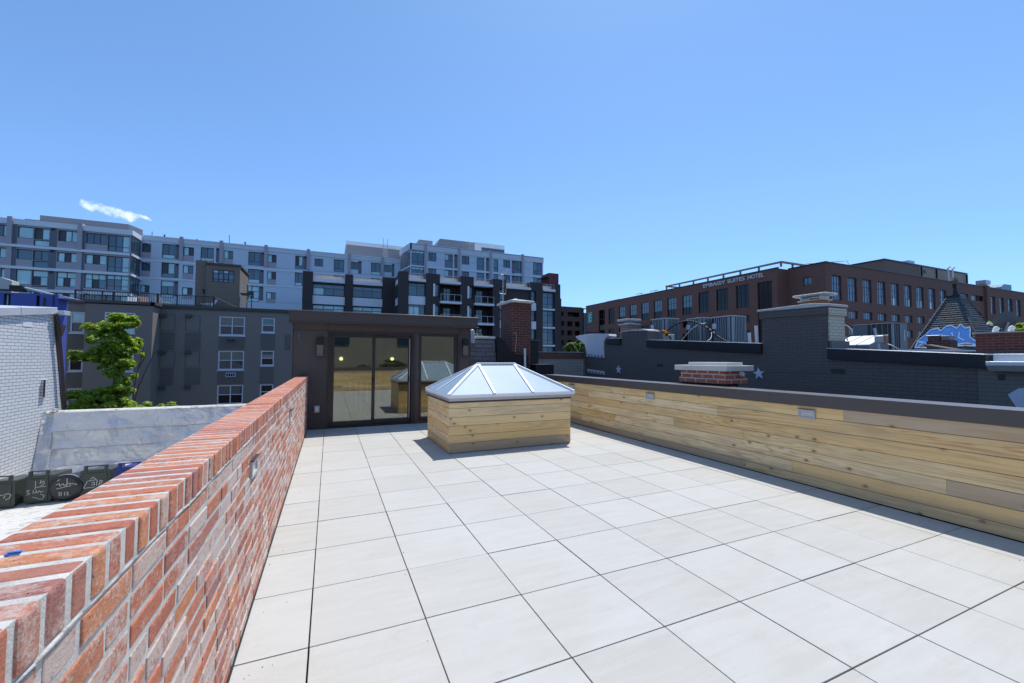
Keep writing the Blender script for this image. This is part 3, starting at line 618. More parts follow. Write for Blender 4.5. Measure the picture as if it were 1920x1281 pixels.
# ---- house body under the terrace and its mansard top beyond the penthouse
hb = thing('brick_house', (2.5, 8, -10), 'house under the deck with grey shingle and black roof slopes beside the penthouse', 'house')
m = MB(); m.box(-0.541, -3.65, -10, 5.655, 12.0, -0.32, 'grey_painted_brick'); m.build('body', hb)
m = MB(); m.box(5.36, 7.31, -0.3, 5.655, 9.0, 1.05, 'black_membrane'); m.box(3.3, 7.31, -.3, 5.35, 10.2, .6, 'black_membrane'); m.build('low_roof', hb)
m = MB(); m.prism([(10.20, 0.6), (10.48, 2.15), (11.9, 2.15), (11.9, 0.6)], 'x', 3.30, 5.12, 'shingle'); o_ = m.build('shingled_slope', hb)
m = MB()
zc_ = 0.62; i = 0
while zc_ < 2.10:   # thick shingle tabs, course by course
    x = 3.30+(0.21 if i % 2 else 0)
    yb = 10.20+(zc_-0.6)*0.18
    while x < 5.10:
        w_ = random.choice((0.18, 0.27, 0.36)); 
        if random.random() < 0.72: m.mesh([(x, yb-.018, zc_), (min(x+w_, 5.12), yb-.018, zc_), (min(x+w_, 5.12), yb+.022, zc_+.135), (x, yb+.022, zc_+.135), (x, yb-.002, zc_), (min(x+w_, 5.12), yb-.002, zc_)], [(0, 1, 2, 3), (0, 1, 5, 4)], 'shingle')
        x += w_+.01
    zc_ += 0.135; i += 1
m.build('shingle_tabs', o_)
m = MB(); m.box(3.28, 10.44, 2.152, 5.13, 11.95, 2.225, 'white_paint'); m.build('white_coping', hb, bevel=0.006)
m = MB(); m.prism([(10.15, 0.6), (10.42, 2.17), (11.9, 2.17), (11.9, 0.6)], 'x', 5.14, 6.3, 'black_membrane'); m.build('black_slope', hb)
m = MB(); m.prism([(4.40, 0.6), (5.38, 0.6), (5.38, 1.58), (4.95, 1.63), (4.80, 1.74), (4.54, 2.08), (4.40, 2.12)], 'y', 8.42, 8.49, 'black_membrane'); m.build('chimney_apron', hb)
m = MB(); m.cyl((4.29, 10.35, 2.0), (4.29, 10.35, 2.42), 0.075, 'white_paint', seg=20); m.cyl((4.29, 10.35, 2.42), (4.29, 10.35, 2.45), 0.06, 'white_paint', 0.03, 20)
tag(m.build('vent_pipe', None), 'stubby white vent pipe between the penthouse and the shingled slope', 'pipe')
m = MB(); m.cyl((5.25, 8.38, 1.05), (5.235, 8.38, 1.77), 0.032, 'white_pvc', seg=16); m.cyl((5.235, 8.38, 1.77), (5.235, 8.38, 1.80), 0.036, 'white_pvc', seg=16)
tag(m.build('vent_pipe', None), 'thin white plastic vent pipe in front of the tall brick chimney', 'pipe')
tc_ = thing('brick_chimney', (5.2, 9, 1), 'tall dark red brick chimney with a pale concrete cap behind the skylight', 'chimney')
m = MB(); m.box(4.90, 8.52, 0.8, 5.49, 9.42, 3.13, 'chimney_brick'); m.box(4.885, 8.505, 2.98, 5.505, 9.435, 3.055, 'chimney_brick'); m.build('shaft', tc_, bevel=0.005)
m = MB(); m.box(4.81, 8.43, 3.13, 5.585, 9.52, 3.20, 'conc_cap'); b_ = len(m.v)
m.mesh([(4.82, 8.44, 3.20), (5.575, 8.44, 3.20), (5.575, 9.51, 3.20), (4.82, 9.51, 3.20), (5.1, 8.85, 3.285), (5.3, 8.85, 3.285), (5.3, 9.1, 3.285), (5.1, 9.1, 3.285)], [(0, 1, 5, 4), (1, 2, 6, 5), (2, 3, 7, 6), (3, 0, 4, 7), (4, 5, 6, 7)], 'conc_cap')
m.build('cap', tc_, bevel=0.008)
m = MB(); m.cyl((5.2, 8.97, 3.28), (5.2, 8.97, 3.33), 0.07, 'conc_cap', 0.05, 14); m.build('flue', tc_)
m = MB(); m.tube([(4.97, 8.47, 1.70), (5.0, 8.47, 1.95), (5.01, 8.47, 2.2), (4.99, 8.47, 2.25), (4.95, 8.47, 2.26), (4.93, 8.48, 2.23)], 0.009, 'rail_metal', 6); m.build('conduit', tc_)
# tv aerial on the chimney
an = thing('tv_aerial', (4.95, 9.3, 3.2), 'tall grey tv aerial mast with crossbars standing on the tall brick chimney', 'aerial')
m = MB(); m.tube([(4.92, 9.30, 3.12), (4.92, 9.30, 4.12)], 0.008, 'mill_metal', 6); m.tube([(4.955, 9.30, 3.2), (4.955, 9.30, 4.05)], 0.006, 'mill_metal', 6); m.build('mast', an)
for i in range(9): zz_ = 3.28+i*.09; m = MB(); m.tube([(4.92, 9.30, zz_), (4.955, 9.30, zz_)], 0.004, 'mill_metal', 5); m.build('spacer', an)
for (za, hw) in ((3.50, .12), (4.10, .08)):
    m = MB(); m.tube([(4.92-hw, 9.3, za+.06), (4.92-hw*.8, 9.3, za), (4.92+hw*.8, 9.3, za), (4.92+hw, 9.3, za+(.25 if za < 3.6 else .1))], 0.006, 'mill_metal', 6); m.build('crossbar', an)
m = MB(); m.tube([(4.955, 9.3, 4.10), (5.06, 9.3, 4.20), (5.03, 9.3, 4.23), (5.10, 9.3, 4.27)], 0.006, 'mill_metal', 6); m.build('dipole', an)
t = thing('flue_box', (5.7, 9, .6), 'upright black metal clad flue box right of the tall brick chimney', 'flue')
m = MB(); m.box(5.44, 8.80, 0.6, 5.90, 9.3, 2.05, 'black_metal'); m.build('casing', t, bevel=0.01); m = MB(); m.box(5.40, 8.76, 2.05, 5.93, 9.33, 2.075, 'coping'); m.build('cap', t)
t = thing('flue_box', (5.85, 8.4, .6), 'low black metal clad box in front of the upright black flue box', 'flue')
m = MB(); m.box(5.52, 8.20, 0.4, 6.10, 8.7, 1.33, 'black_metal'); m.build('casing', t, bevel=0.01); m = MB(); m.box(5.50, 8.18, 1.33, 6.12, 8.72, 1.345, 'coping'); m.build('cap', t)
# low chimney on the right party wall
lc = thing('brick_chimney', (5.95, 2.6, 0.9), 'low stubby brick chimney with a thick white stone cap behind the pine parapet', 'chimney')
m = MB(); m.box(5.68, 2.11, 1.20, 6.15, 3.00, 1.318, 'low_chimney_brick'); m.build('shaft', lc, bevel=0.006, seg=2)
m = MB(); m.box(5.665, 2.095, 1.12, 6.17, 3.02, 1.20, 'low_chimney_brick'); m.box(5.78, 2.2, 0.5, 6.10, 2.9, 1.12, 'low_chimney_brick'); m.build('lower_bricks', lc, bevel=0.006, seg=2)
m = MB(); m.box(5.69, 2.13, 0.95, 6.0, 2.98, 1.119, 'black_membrane'); m.build('lead_flashing', lc)
m = MB(); m.box(5.64, 2.05, 1.318, 6.26, 3.10, 1.405, 'conc_cap'); m.build('cap', lc, bevel=0.008, seg=2)
m = MB(); m.box(5.78, 2.14, 1.405, 6.12, 2.92, 1.455, 'conc_cap'); m.build('upper_cap', lc, bevel=0.006, seg=2)
m = MB(); m.cyl((6.02, 2.10, 1.275), (6.02, 2.06, 1.275), 0.045, 'conc_cap', 0.035, 12); m.build('mortar_dab', lc)

# ================================================================== NEIGHBOURS, LEFT
nr = thing('flat_roof_house', (-3, 3, -10), 'low flat roofed neighbour house coated white, with a silver parapet at its far end', 'house')
m = MB(); m.box(-5.79, -14, -10, -0.545, 10.40, -1.20, 'grey_painted_brick'); m.build('body', nr)
m = MB()
nx, ny = 26, 60
vs = []
for i in range(nx+1):
    for j in range(ny+1):
        x = -5.79+5.245*i/nx; y = -9+19.40*j/ny
        vs.append((x, y, -1.17+0.018*noise.noise(Vector((x*.9, y*.9, 0)))+0.006*noise.noise(Vector((x*5, y*5, 3)))))
fs = [(i*(ny+1)+j, (i+1)*(ny+1)+j, (i+1)*(ny+1)+j+1, i*(ny+1)+j+1) for i in range(nx) for j in range(ny)]
m.mesh(vs, fs, 'white_roof'); m.build('roof_coating', nr, smooth=True)
# silver sheet parapet, crumpled, in lapped horizontal strips
m = MB(); prev = None
def wob(x, z, k=0): return 0.045*noise.noise(Vector((x*1.6+k, z*2.6, 5)))+0.022*noise.noise(Vector((x*5, z*4, k)))
zs_ = [-1.19, -0.93, -0.55, -0.15, 0.255]
for q in range(4):
    a, b = zs_[q], zs_[q+1]; nxx, nzz = 70, 8; vs = []
    for i in range(nxx+1):
        for j in range(nzz+1):
            x = -5.66+5.12*i/nxx; t_ = j/nzz; z = a+(b-a)*t_
            lap = 0.035*(1-t_)+(0.10*(1-t_)**1.5 if q == 0 else 0)
            z2 = z-(0.01*noise.noise(Vector((x*3, q, 0)))+0.02 if j == 0 and q > 0 else 0)
            vs.append((x, 10.42-lap-wob(x, z, q), z2))
    m.mesh(vs, [(i*(nzz+1)+j, (i+1)*(nzz+1)+j, (i+1)*(nzz+1)+j+1, i*(nzz+1)+j+1) for i in range(nxx) for j in range(nzz)], 'silver_membrane')
m.mesh([(-5.79, 10.02, -1.18), (-5.66, 10.30, -1.18), (-5.64, 10.41, 0.25), (-5.79, 10.36, 0.26)], [(0, 1, 2, 3)], 'silver_membrane')
m.build('silver_sheeting', nr, smooth=True)
for q in (1, 2, 3):
    m = MB(); m.tube([(x_/10, 10.42-0.04-wob(x_/10, zs_[q], q), zs_[q]-0.022-0.01*noise.noise(Vector((x_*.3, q, 0)))) for x_ in range(-56, -5, 1)], 0.005, 'mill_metal', 5); m.build('lap_shade_line', nr, smooth=True)  # grey line added under each lap, standing in for a shadow there
m = MB(); x = -5.76
vs = [];
for i in range(41):
    x = -5.76+5.2*i/40; w0 = 0.006*noise.noise(Vector((x*4, 1, 1)))
    vs += [(x, 10.395, 0.250+w0), (x, 10.44, 0.285+w0), (x, 10.62, 0.285+w0), (x, 10.64, 0.2)]
m.mesh(vs, [(4*i+j, 4*i+4+j, 4*i+5+j, 4*i+1+j) for i in range(40) for j in range(3)], 'white_roof'); m.build('parapet_cap', nr, smooth=True)
m = MB(); m.tube([(-5.70, 10.40, 0.20), (-5.66, 10.41, 0.31), (-5.60, 10.42, 0.33), (-5.57, 10.44, 0.27)], 0.03, 'conc_cap', 8, 0.015); m.build('corner_lump', nr, smooth=True)

wh = thing('white_brick_house', (-7.5, 6, -10), 'white painted brick side wall with a bright metal coping at the left edge', 'house')
m = MB()
prof = [(-4, -10), (11.25, -10), (11.10, 0.29), (10.90, 1.15), (10.60, 2.50), (8.9, 2.31), (-4, 0.86)]
m.prism(prof, 'x', -9.5, -5.80, 'painted_white_brick'); m.build('wall', wh)
m = MB(); m.prism([(-4, 0.86), (10.62, 2.51), (10.60, 2.67), (-4, 1.02)], 'x', -9.55, -5.74, 'bright_flashing'); m.prism([(9.36, 2.36), (9.385, 2.36), (9.385, 2.54), (9.36, 2.54)], 'x', -5.8, -5.735, 'mill_metal'); m.build('coping', wh, bevel=0.006)
m = MB(); m.box(-9.5, 10.62, 2.50, -5.62, 10.86, 2.60, 'bright_flashing'); m.build('eaves_gutter', wh, bevel=0.006)
m = MB(); m.tube([(-5.72, 10.50, 2.52), (-5.72, 10.62, 2.34), (-5.72, 10.67, 2.05), (-5.72, 10.83, 1.32), (-5.72, 10.98, 0.50), (-5.72, 11.05, 0.30), (-5.72, 11.05, -1.2)], 0.034, 'brown_gutter', 8); m.prism([(10.58, 2.50), (10.72, 2.42), (10.72, 2.2), (10.86, 1.5), (11.02, 0.6), (11.10, 0.29), (10.90, 1.15)], 'x', -5.83, -5.785, 'brown_gutter'); m.prism([(10.60, 2.28), (10.86, 2.27), (10.72, 2.0), (10.68, 2.0)], 'x', -5.76, -5.68, 'brown_gutter')
m.build('downpipe', wh, bevel=0.003)
m = MB(); m.box(-5.799, 10.27, 0.62, -5.74, 10.40, 1.01, 'painted_white_brick'); m.box(-5.76, 10.255, 0.62, -5.735, 10.285, 1.01, 'brown_gutter'); m.build('wall_vent', wh, bevel=0.004)
m = MB(); m.box(-5.806, 9.55, 2.15, -5.792, 9.86, 2.28, 'white_paint'); m.build('rendered_patch', wh, bevel=0.004)

# bins lying on their backs on the white roof, lids towards the terrace
def strokes(m, F_, segs, w_, mat, d=0):
    for s0 in segs:
        for (a, b) in zip(s0[:-1], s0[1:]):
            a = Vector(a); b = Vector(b); n = Vector((-(b-a).y, (b-a).x)).normalized()*w_/2; e = (b-a).normalized()*w_*.3
            m.mesh([F_(*(a+n-e)), F_(*(b+n+e)), F_(*(b-n+e)), F_(*(a-n-e))], [(0, 1, 2, 3)], mat)
GR = {
 'a': [[(.15, .62), (.3, .68), (.26, .55), (.18, .5)], [(.35, .5), (.62, .5)], [(.5, .55), (.5, .25)], [(.42, .22), (.5, .2)], [(.66, .5), (.8, .56), (.9, .48), (.84, .32), (.72, .28)], [(.7, .46), (.66, .36)]],
 'b': [[(.42, .9), (.42, .52)], [(.42, .62), (.8, .64)], [(.62, .92), (.58, .78), (.72, .88), (.74, .76), (.62, .68)], [(.1, .5), (.22, .52), (.12, .42), (.24, .36), (.12, .3)], [(.36, .5), (.34, .38), (.44, .38), (.46, .48), (.5, .36), (.58, .46), (.62, .38), (.72, .42)], [(.34, .2), (.56, .1)], [(.62, .3), (.76, .22), (.7, .06), (.56, .08)]],
 'c': [[(.28, .82), (.34, .88)], [(.24, .66), (.34, .72), (.36, .6), (.46, .7), (.5, .6), (.56, .66)], [(.26, .5), (.58, .56)], [(.58, .9), (.58, .56), (.7, .58), (.66, .7)], [(.6, .7), (.9, .62)], [(.34, .36), (.36, .2), (.42, .22), (.42, .34), (.34, .3)], [(.52, .34), (.52, .2)], [(.58, .34), (.64, .3), (.58, .22), (.66, .2)]],
 'd': [[(.14, .36), (.26, .66), (.56, .7)], [(.14, .36), (.5, .38)], [(.36, .74), (.44, .82), (.52, .74)], [(.4, .56), (.48, .6), (.5, .48), (.4, .48)], [(.58, .68), (.56, .44)], [(.64, .42), (.68, .66), (.76, .62), (.7, .5)]]}
def wheelie(x0, x1, y, zt, mat, key, label, tilt=0.0):
    t = thing('wheeled_bin', ((x0+x1)/2, y+.3, -1.17), label, 'bin', 'bins lying on the white neighbour roof')
    zb = -1.155; w_ = x1-x0; m = MB()
    m.mesh([(x0+.01, y+.05, zb+.02), (x1-.01, y+.05, zb+.02), (x1-.01, y+.05, zt-.10), (x0+.01, y+.05, zt-.10), (x0+.05, y+.80, zb+.03), (x1-.05, y+.80, zb+.03), (x1-.05, y+.80, zt-.16), (x0+.05, y+.80, zt-.16)], [(0, 1, 2, 3), (4, 7, 6, 5), (0, 4, 5, 1), (1, 5, 6, 2), (2, 6, 7, 3), (3, 7, 4, 0)], mat); m.build('body', t, bevel=0.02, seg=2)
    m = MB(); m.prism([(x0+.015, zb), (x1-.015, zb), (x1+.006, zb+.06), (x1, zt-.11), (x1-.02, zt-.085), (x0+.02, zt-.085), (x0, zt-.11), (x0-.006, zb+.06)], 'y', y, y+.045, mat)
    m.prism([(x0+.05, zb+.04), (x1-.05, zb+.04), (x1-.04, zt-.14), (x0+.04, zt-.14)], 'y', y-.012, y, mat); lid = m.build('lid', t, bevel=0.010, seg=2)
    m = MB()
    P_ = lambda a, b: (x0+a*w_, y-.0145, zb+.03+b*(zt-zb-.17)); strokes(m, P_, GR[key], 0.020, 'bin_paint'); m.build('painted_marks', lid)
    m = MB(); m.tube([(x0+.06, y+.03, zt-.015), (x1-.06, y+.03, zt-.015)], 0.013, mat, 8)
    for xx in (x0+.07, x1-.07): m.box(xx-.022, y-.005, zt-.16, xx+.022, y+.05, zt, mat)
    m.build('handle_bar', t, bevel=0.004)
    for xx in (x0+.02, x1-.06):
        m = MB(); m.cyl((xx, y+.86, zb+.10), (xx+.04, y+.86, zb+.10), 0.085, 'bin_black', seg=16); m.build('wheel', t)
wheelie(-5.42, -5.03, 8.00, -0.60, 'bin_green', 'a', 'dark green bin lying on the white roof, leftmost of the row')
wheelie(-4.97, -4.60, 8.12, -0.58, 'bin_green', 'b', 'green bin with tall white scrawl lying beside the round black lid')
wheelie(-4.21, -3.77, 8.12, -0.56, 'bin_green', 'd', 'green bin lying between the round bin and the blue bin')
wheelie(-3.72, -3.28, 8.15, -0.56, 'bin_blue', 'd', 'dark blue bin lying half hidden behind the brick parapet')
t = thing('round_bin', (-4.42, 8.5, -1.17), 'round black bin lying on its side with white scrawl on its lid', 'bin')
m = MB(); cz = -0.925; cx_ = -4.40
m.cyl((cx_, 8.14, cz), (cx_+.05, 8.9, cz-.02), 0.225, 'bin_black', 0.18, 32); m.build('body', t, bevel=0.01)
m = MB(); m.cyl((cx_, 8.085, cz), (cx_, 8.15, cz), 0.242, 'bin_black', 0.242, 40); m.cyl((cx_, 8.06, cz), (cx_, 8.085, cz), 0.19, 'bin_black', 0.235, 40); l_ = m.build('lid', t, bevel=0.006)
m = MB(); strokes(m, lambda a, b: (cx_-.22+a*.44, 8.057, cz-.22+b*.44), GR['c'], 0.020, 'bin_paint'); m.build('painted_marks', l_)
m = MB(); pts = [(cx_+.236*math.cos(R(a)), 8.12, cz+.236*math.sin(R(a))) for a in range(20, 120, 8)]; m.tube(pts, 0.010, 'bin_paint', 6); m.build('rim_highlight_band', t)  # pale arc standing in for light shining on the rim

# ---- grey brick apartment house
gb = thing('apartment_house', (-10, 40, -10), 'grey painted brick apartment house with white sash windows behind the green tree', 'building')
F1, F2, F3 = Fac('y', 37.4), Fac('y', 36.0), Fac('y', 37.0)
dbl = [(-8.06, z0, -6.30, z1) for z0, z1 in ((3.33, 4.84), (0.55, 2.07), (-2.2, -0.68), (-5.0, -3.5))]
sgl = [(-5.12, z0, -4.17, z1) for z0, z1 in ((3.63, 4.84), (0.88, 2.10), (-1.9, -0.68), (-4.7, -3.5))]
rgt = [(-2.2, z0, -0.5, z1) for z0, z1 in ((3.33, 4.84), (0.55, 2.07), (-2.2, -0.68))]
ltw = [(-14.56, z0, -12.86, z1) for z0, z1 in ((3.28, 4.74), (0.52, 2.02), (-2.2, -0.67))]
l3 = [(-16.78, z0, -16.02, z1) for z0, z1 in ((3.27, 4.76), (0.55, 2.03), (-2.2, -0.68))]
m = MB(); F1.wall(m, -11.9, -10, 9, 5.40, dbl+sgl+rgt, 0.12, 'grey_building_brick'); F2.wall(m, -15.6, -10, -11.86, 5.36, ltw, 0.12, 'grey_building_brick'); F3.wall(m, -17.6, -10, -15.6, 5.36, l3, 0.12, 'grey_building_brick')
m.face([(-11.86, 36.0, -10), (-11.86, 37.4, -10), (-11.86, 37.4, 5.4), (-11.86, 36.0, 5.36)], 'grey_building_brick'); m.face([(-15.6, 36.0, -10), (-15.6, 37.0, -10), (-15.6, 37.0, 5.4), (-15.6, 36.0, 5.36)], 'grey_building_brick')
m.face([(-17.6, 37, -10), (-17.6, 52, -10), (-17.6, 52, 5.36), (-17.6, 37, 5.36)], 'grey_building_brick'); m.face([(9, 37.4, -10), (9, 52, -10), (9, 52, 5.4), (9, 37.4, 5.4)], 'grey_building_brick')
m.build('wall', gb)
m = MB(); m.box(-17.6, 37.3, 5.30, 9, 52, 5.38, 'taupe_trim'); m.box(-15.6, 36.0, 5.30, -11.86, 37.5, 5.37, 'taupe_trim'); m.build('roof', gb)
m = MB(); m.box(-11.98, 37.30, 5.40, 9.05, 37.75, 5.60, 'taupe_trim'); m.box(-15.7, 35.9, 5.36, -11.76, 36.3, 5.565, 'taupe_trim'); m.box(-11.98, 35.9, 5.362, -11.7, 37.29, 5.575, 'taupe_trim'); m.box(-17.7, 36.9, 5.362, -15.71, 37.3, 5.56, 'taupe_trim'); m.build('roof_trim', gb)
glassmix = ['l', 'k', 'c', 'b', 't']
def sash_win(F_, rc, kinds, two):
    u0, z0, u1, z1 = rc
    top = kinds[0]*(2 if two else 1); bot = kinds[1]*(2 if two else 1)
    w = window(gb, F_, rc, [(1, top), (1, bot)], 0.08, 'frame_white', 0.085)
    m_ = MB(); F_.box(m_, u0-.05, z0-.09, u1+.05, z0-.002, -0.05, 0.05, 'frame_white'); m_.build('sill', w)
for rc, kd in zip(dbl, ('ck', 'ck', 'kx', 'kk')): sash_win(F1, rc, kd, True)
for rc, kd in zip(sgl, ('tk', 'kx', 'xx', 'kk')): sash_win(F1, rc, kd, False)
for rc, kd in zip(rgt, ('ck', 'lk', 'kk')): sash_win(F1, rc, kd, True)
for rc, kd in zip(ltw, ('cl', 'kk', 'kk')): sash_win(F2, rc, kd, True)
for rc, kd in zip(l3, ('lk', 'kx', 'kk')): sash_win(F3, rc, kd, False)
for F_, a, b, zz_ in ((F1, -11.78, -10.9, (2.11, 3.48)), (F1, -11.72, -10.9, (-.61, .68)), (F1, -10.25, -9.25, (2.11, 3.48)), (F1, -10.2, -9.2, (-.61, .68)), (F1, -8.06, -6.3, (2.2, 3.22)), (F1, -8.06, -6.3, (-.58, .45)), (F1, -5.15, -4.15, (2.2, 3.52)), (F1, -5.15, -4.15, (-.58, .78)), (F3, -16.85, -16.0, (2.15, 3.15)), (F3, -16.85, -16.0, (-.6, .45)), (F1, -3.4, -2.98, (2.2, 3.5))):
    m = MB(); F_.box(m, a, zz_[0], b, zz_[1], -0.025, -0.003, 'grey_relief_brick'); m.build('relief_panel', gb)
for a, b in ((-11.82, 3.60), (-10.24, 3.60), (-11.76, 0.80), (-10.2, .80)):
    m = MB(); w1 = 0.92
    for q in ((a, b, a+w1, b+.02), (a, b+1.20, a+w1, b+1.22), (a, b+.021, a+.02, b+1.199), (a+w1-.02, b+.021, a+w1, b+1.199)): F1.box(m, *q, -0.02, -0.002, 'taupe_trim')
    m.build('blocked_window_outline', gb)
for a, b in ((-11.82, 4.60), (-10.24, 4.63), (-11.74, 1.80), (-10.2, 1.8), (-11.7, -.9), (-10.15, -.9)):
    m = MB(); F1.box(m, a, b, a+.36, b+.26, -0.28, 0, 'taupe_trim'); m.build('vent_hood', gb, bevel=0.03)
for a, b, fr in ((-7.53, 2.75, 'grey_box'), (-7.5, -.02, 'frame_white')):
    m = MB(); F1.box(m, a, b, a+.66, b+.33, -0.14, -.026, fr)
    for i in range(4): F1.box(m, a+.05+i*.15, b+.05, a+.16+i*.15, b+.28, -0.15, -0.141, 'pane_black')
    m.build('window_air_conditioner', gb)
# on its roof: stair tower, railing, chairs, steel stair
st = thing('stair_tower', (-8.5, 41, 5.4), 'taupe roof stair tower with a wide dark window on the grey apartment house', 'tower')
FB = Fac('y', 40.0); m = MB(); hole = (-9.18, 7.98, -7.62, 9.05)
FB.wall(m, -9.62, 5.4, -7.20, 9.42, [hole], 0.10, 'taupe'); m.box(-9.62, 40.001, 5.4, -9.60, 44, 9.42, 'taupe'); m.box(-7.22, 40.001, 5.4, -7.20, 44, 9.42, 'taupe'); m.box(-9.6, 40.3, 9.3, -7.2, 44, 9.40, 'taupe'); m.build('wall', st)
m = MB(); m.box(-9.68, 39.9, 9.42, -7.12, 44.1, 9.60, 'taupe_trim'); m.build('roof_trim', st)
window(st, FB, hole, [(1, 'lbly'), (2.4, 'bbyb'), (1, 'kkbb')], 0.09, 'frame_black', 0.05)
m = MB(); m.box(-10.44, 40.3, 5.4, -9.63, 45, 9.80, 'taupe'); m.box(-9.63, 41.5, 9.4, -8.9, 45, 9.85, 'taupe'); m.build('rear_block', st)
m = MB(); m.box(-10.0, 41, 9.81, -9.3, 42.2, 9.98, 'tan_metal'); m.build('roof_hatch', st); m = MB(); m.mesh([(-9.3, 41, 9.62), (-8.9, 41, 9.62), (-8.9, 41, 9.70), (-9.3, 41, 9.95)], [(0, 1, 2, 3)], 'white_paint'); m.mesh([(-9.3, 41.05, 9.62), (-8.9, 41.05, 9.62), (-8.9, 41.05, 9.70), (-9.3, 41.05, 9.95)], [(0, 1, 2, 3)], 'white_paint'); m.build('flashing_wedge', st)
m = MB(); m.tube([(-9.72, 39.95, 6.9), (-9.75, 39.9, 7.1)], 0.05, 'frame_black'); m.box(-9.82, 39.9, 7.1, -9.68, 39.98, 7.3, 'frame_black'); m.build('flood_light', st)
rl = thing('roof_railing', (-12, 37.7, 5.6), 'dark baluster railing along the front of the grey apartment house roof', 'railing')
m = MB(); m.box(-16.96, 37.86, 6.40, -8.55, 37.91, 6.46, 'rail_dark'); m.box(-16.96, 37.87, 5.68, -8.55, 37.90, 5.72, 'rail_dark'); m.tube([(-8.55, 37.88, 6.43), (-7.0, 37.88, 5.66)], 0.028, 'rail_dark', 6)
x = -16.9
while x < -7.2:
    zt = 6.42 if x < -8.55 else 6.43-(x+8.55)*0.5
    m.box(x-.011, 37.875, 5.45, x+.011, 37.895, zt, 'rail_dark'); x += 0.145
m.build('balusters', rl)
for x in (-16.95, -15.45, -14.8, -12.18, -10.97, -9.78, -8.57): m = MB(); m.box(x-.04, 37.84, 5.38, x+.04, 37.93, 6.47, 'rail_dark'); m.build('post', rl)
m = MB(); m.tube([(-16.9, 38.0, 6.40), (-14.9, 38.2, 5.7)], 0.03, 'rail_dark', 6); m.tube([(-16.9, 38.0, 5.9), (-15.3, 38.2, 5.5)], 0.03, 'rail_dark', 6); m.build('sloping_handrail', rl)
def deckchair(x, y, z, mat, label, ang):
    t = thing('deck_chair', (x, y, z), label, 'chair', 'slatted chairs on the grey roof')
    def Q(a, b, c_): return (x+a*math.cos(ang)-b*math.sin(ang), y+a*math.sin(ang)+b*math.cos(ang), z+c_)
    def bx(name, a0, b0, c0, a1, b1, c1, sh=0):
        m_ = MB(); P8 = [Q(a, b+(sh if c_ == c1 else 0), c_) for a in (a0, a1) for b in (b0, b1) for c_ in (c0, c1)]
        m_.mesh(P8, [(0, 1, 3, 2), (4, 6, 7, 5), (0, 4, 5, 1), (2, 3, 7, 6), (0, 2, 6, 4), (1, 5, 7, 3)], mat); m_.build(name, t)
    for a in (-.3, .26): bx('leg', a, -.3, 0, a+.05, -.25, .38); bx('leg', a, .2, 0, a+.05, .25, .32)
    bx('seat', -.3, -.33, .33, .31, .28, .38)
    for i in range(5): bx('back_slat', -.29+i*.12, .26, .34, -.20+i*.12, .29, .98, .32)
    for a in (-.38, .29): bx('armrest', a, -.35, .55, a+.1, .3, .585)
deckchair(-13.35, 39.0, 5.38, 'orange_wood', 'reddish orange slatted chair on the grey roof behind the dark railing', R(25))
deckchair(-12.3, 39.4, 5.38, 'white_paint', 'low white chair beside the reddish orange chair on the grey roof', R(160))
deckchair(-14.3, 39.6, 5.38, 'white_paint', 'white chair left of the reddish orange chair on the grey roof', R(20))
deckchair(-9.2, 38.9, 5.38, 'white_paint', 'bright white slatted chair nearest the taupe stair tower', R(-50))
sl = thing('steel_stair', (-6.6, 40, 5.6), 'small black and grey steel stair with landing beside the taupe stair tower', 'stair')
m = MB(); m.box(-7.10, 39.8, 7.02, -6.2, 40.6, 7.14, 'frame_black'); m.build('landing', sl)
for x, y in ((-6.25, 39.85), (-6.6, 39.85), (-7.05, 39.85)):
    m = MB(); m.box(x-.03, y-.03, 5.4, x+.03, y+.03, 7.9 if x > -7 else 7.8, 'rail_dark' if x > -7 else 'mill_metal'); m.build('post', sl)
for z in (7.75, 7.45): m = MB(); m.tube([(-7.05, 39.85, z), (-6.2, 39.85, z)], 0.018, 'rail_metal', 6); m.build('rail', sl)
for i in range(6): m = MB(); m.box(-7.1, 39.75, 5.7+i*.22, -6.5, 39.95, 5.73+i*.22, 'mill_metal'); m.build('tread', sl)
m = MB(); m.tube([(-7.0, 39.8, 5.5), (-6.3, 39.8, 7.0)], 0.035, 'mill_metal', 6); m.build('stringer', sl)

# ---- cobalt blue building and its roof gear, far left
bb = thing('blue_house', (-16, 26, -10), 'bright cobalt blue walled building showing just above the white brick wall', 'house')
FC = Fac('y', 24.0); m = MB(); ho = [(-13.52, 3.75, -13.28, 4.40), (-12.44, 3.75, -12.32, 4.38)]
FC.wall(m, -22, -10, -11.68, 4.46, ho, 0.2, 'cobalt'); m.box(-11.70, 24.001, -10, -11.68, 24.8, 4.46, 'cobalt'); m.box(-22, 24.25, -10, -11.7, 24.8, 4.4, 'taupe_trim'); m.build('wall', bb)
for h in ho: window(bb, FC, h, [(1, 'lk')], 0.15, 'frame_black', 0.03)
m = MB(); m.prism([(-11.68, 4.46), (-11.1, 4.30), (-11.68, 4.30)], 'y', 24.0, 24.8, 'lilac'); m.build('sloping_cap', bb)
m = MB(); m.tube([(-12.15, 23.97, 3.75), (-12.15, 23.97, 4.3)], 0.03, 'frame_black', 6); m.build('downpipe', bb); m = MB(); m.tube([(-11.84, 23.97, 3.75), (-11.84, 23.97, 4.42)], 0.02, 'frame_black', 6); m.build('cable', bb)
t = thing('roof_duct', (-13.2, 24.4, 4.5), 'black roof vent box with a long sloping pipe on the cobalt blue building', 'duct')
m = MB(); m.box(-13.46, 24.2, 4.56, -13.04, 24.6, 4.80, 'frame_black'); 
for i in range(4): m.box(-13.44+i*.11, 24.15, 4.80, -13.38+i*.11, 24.6, 4.83, 'frame_black')
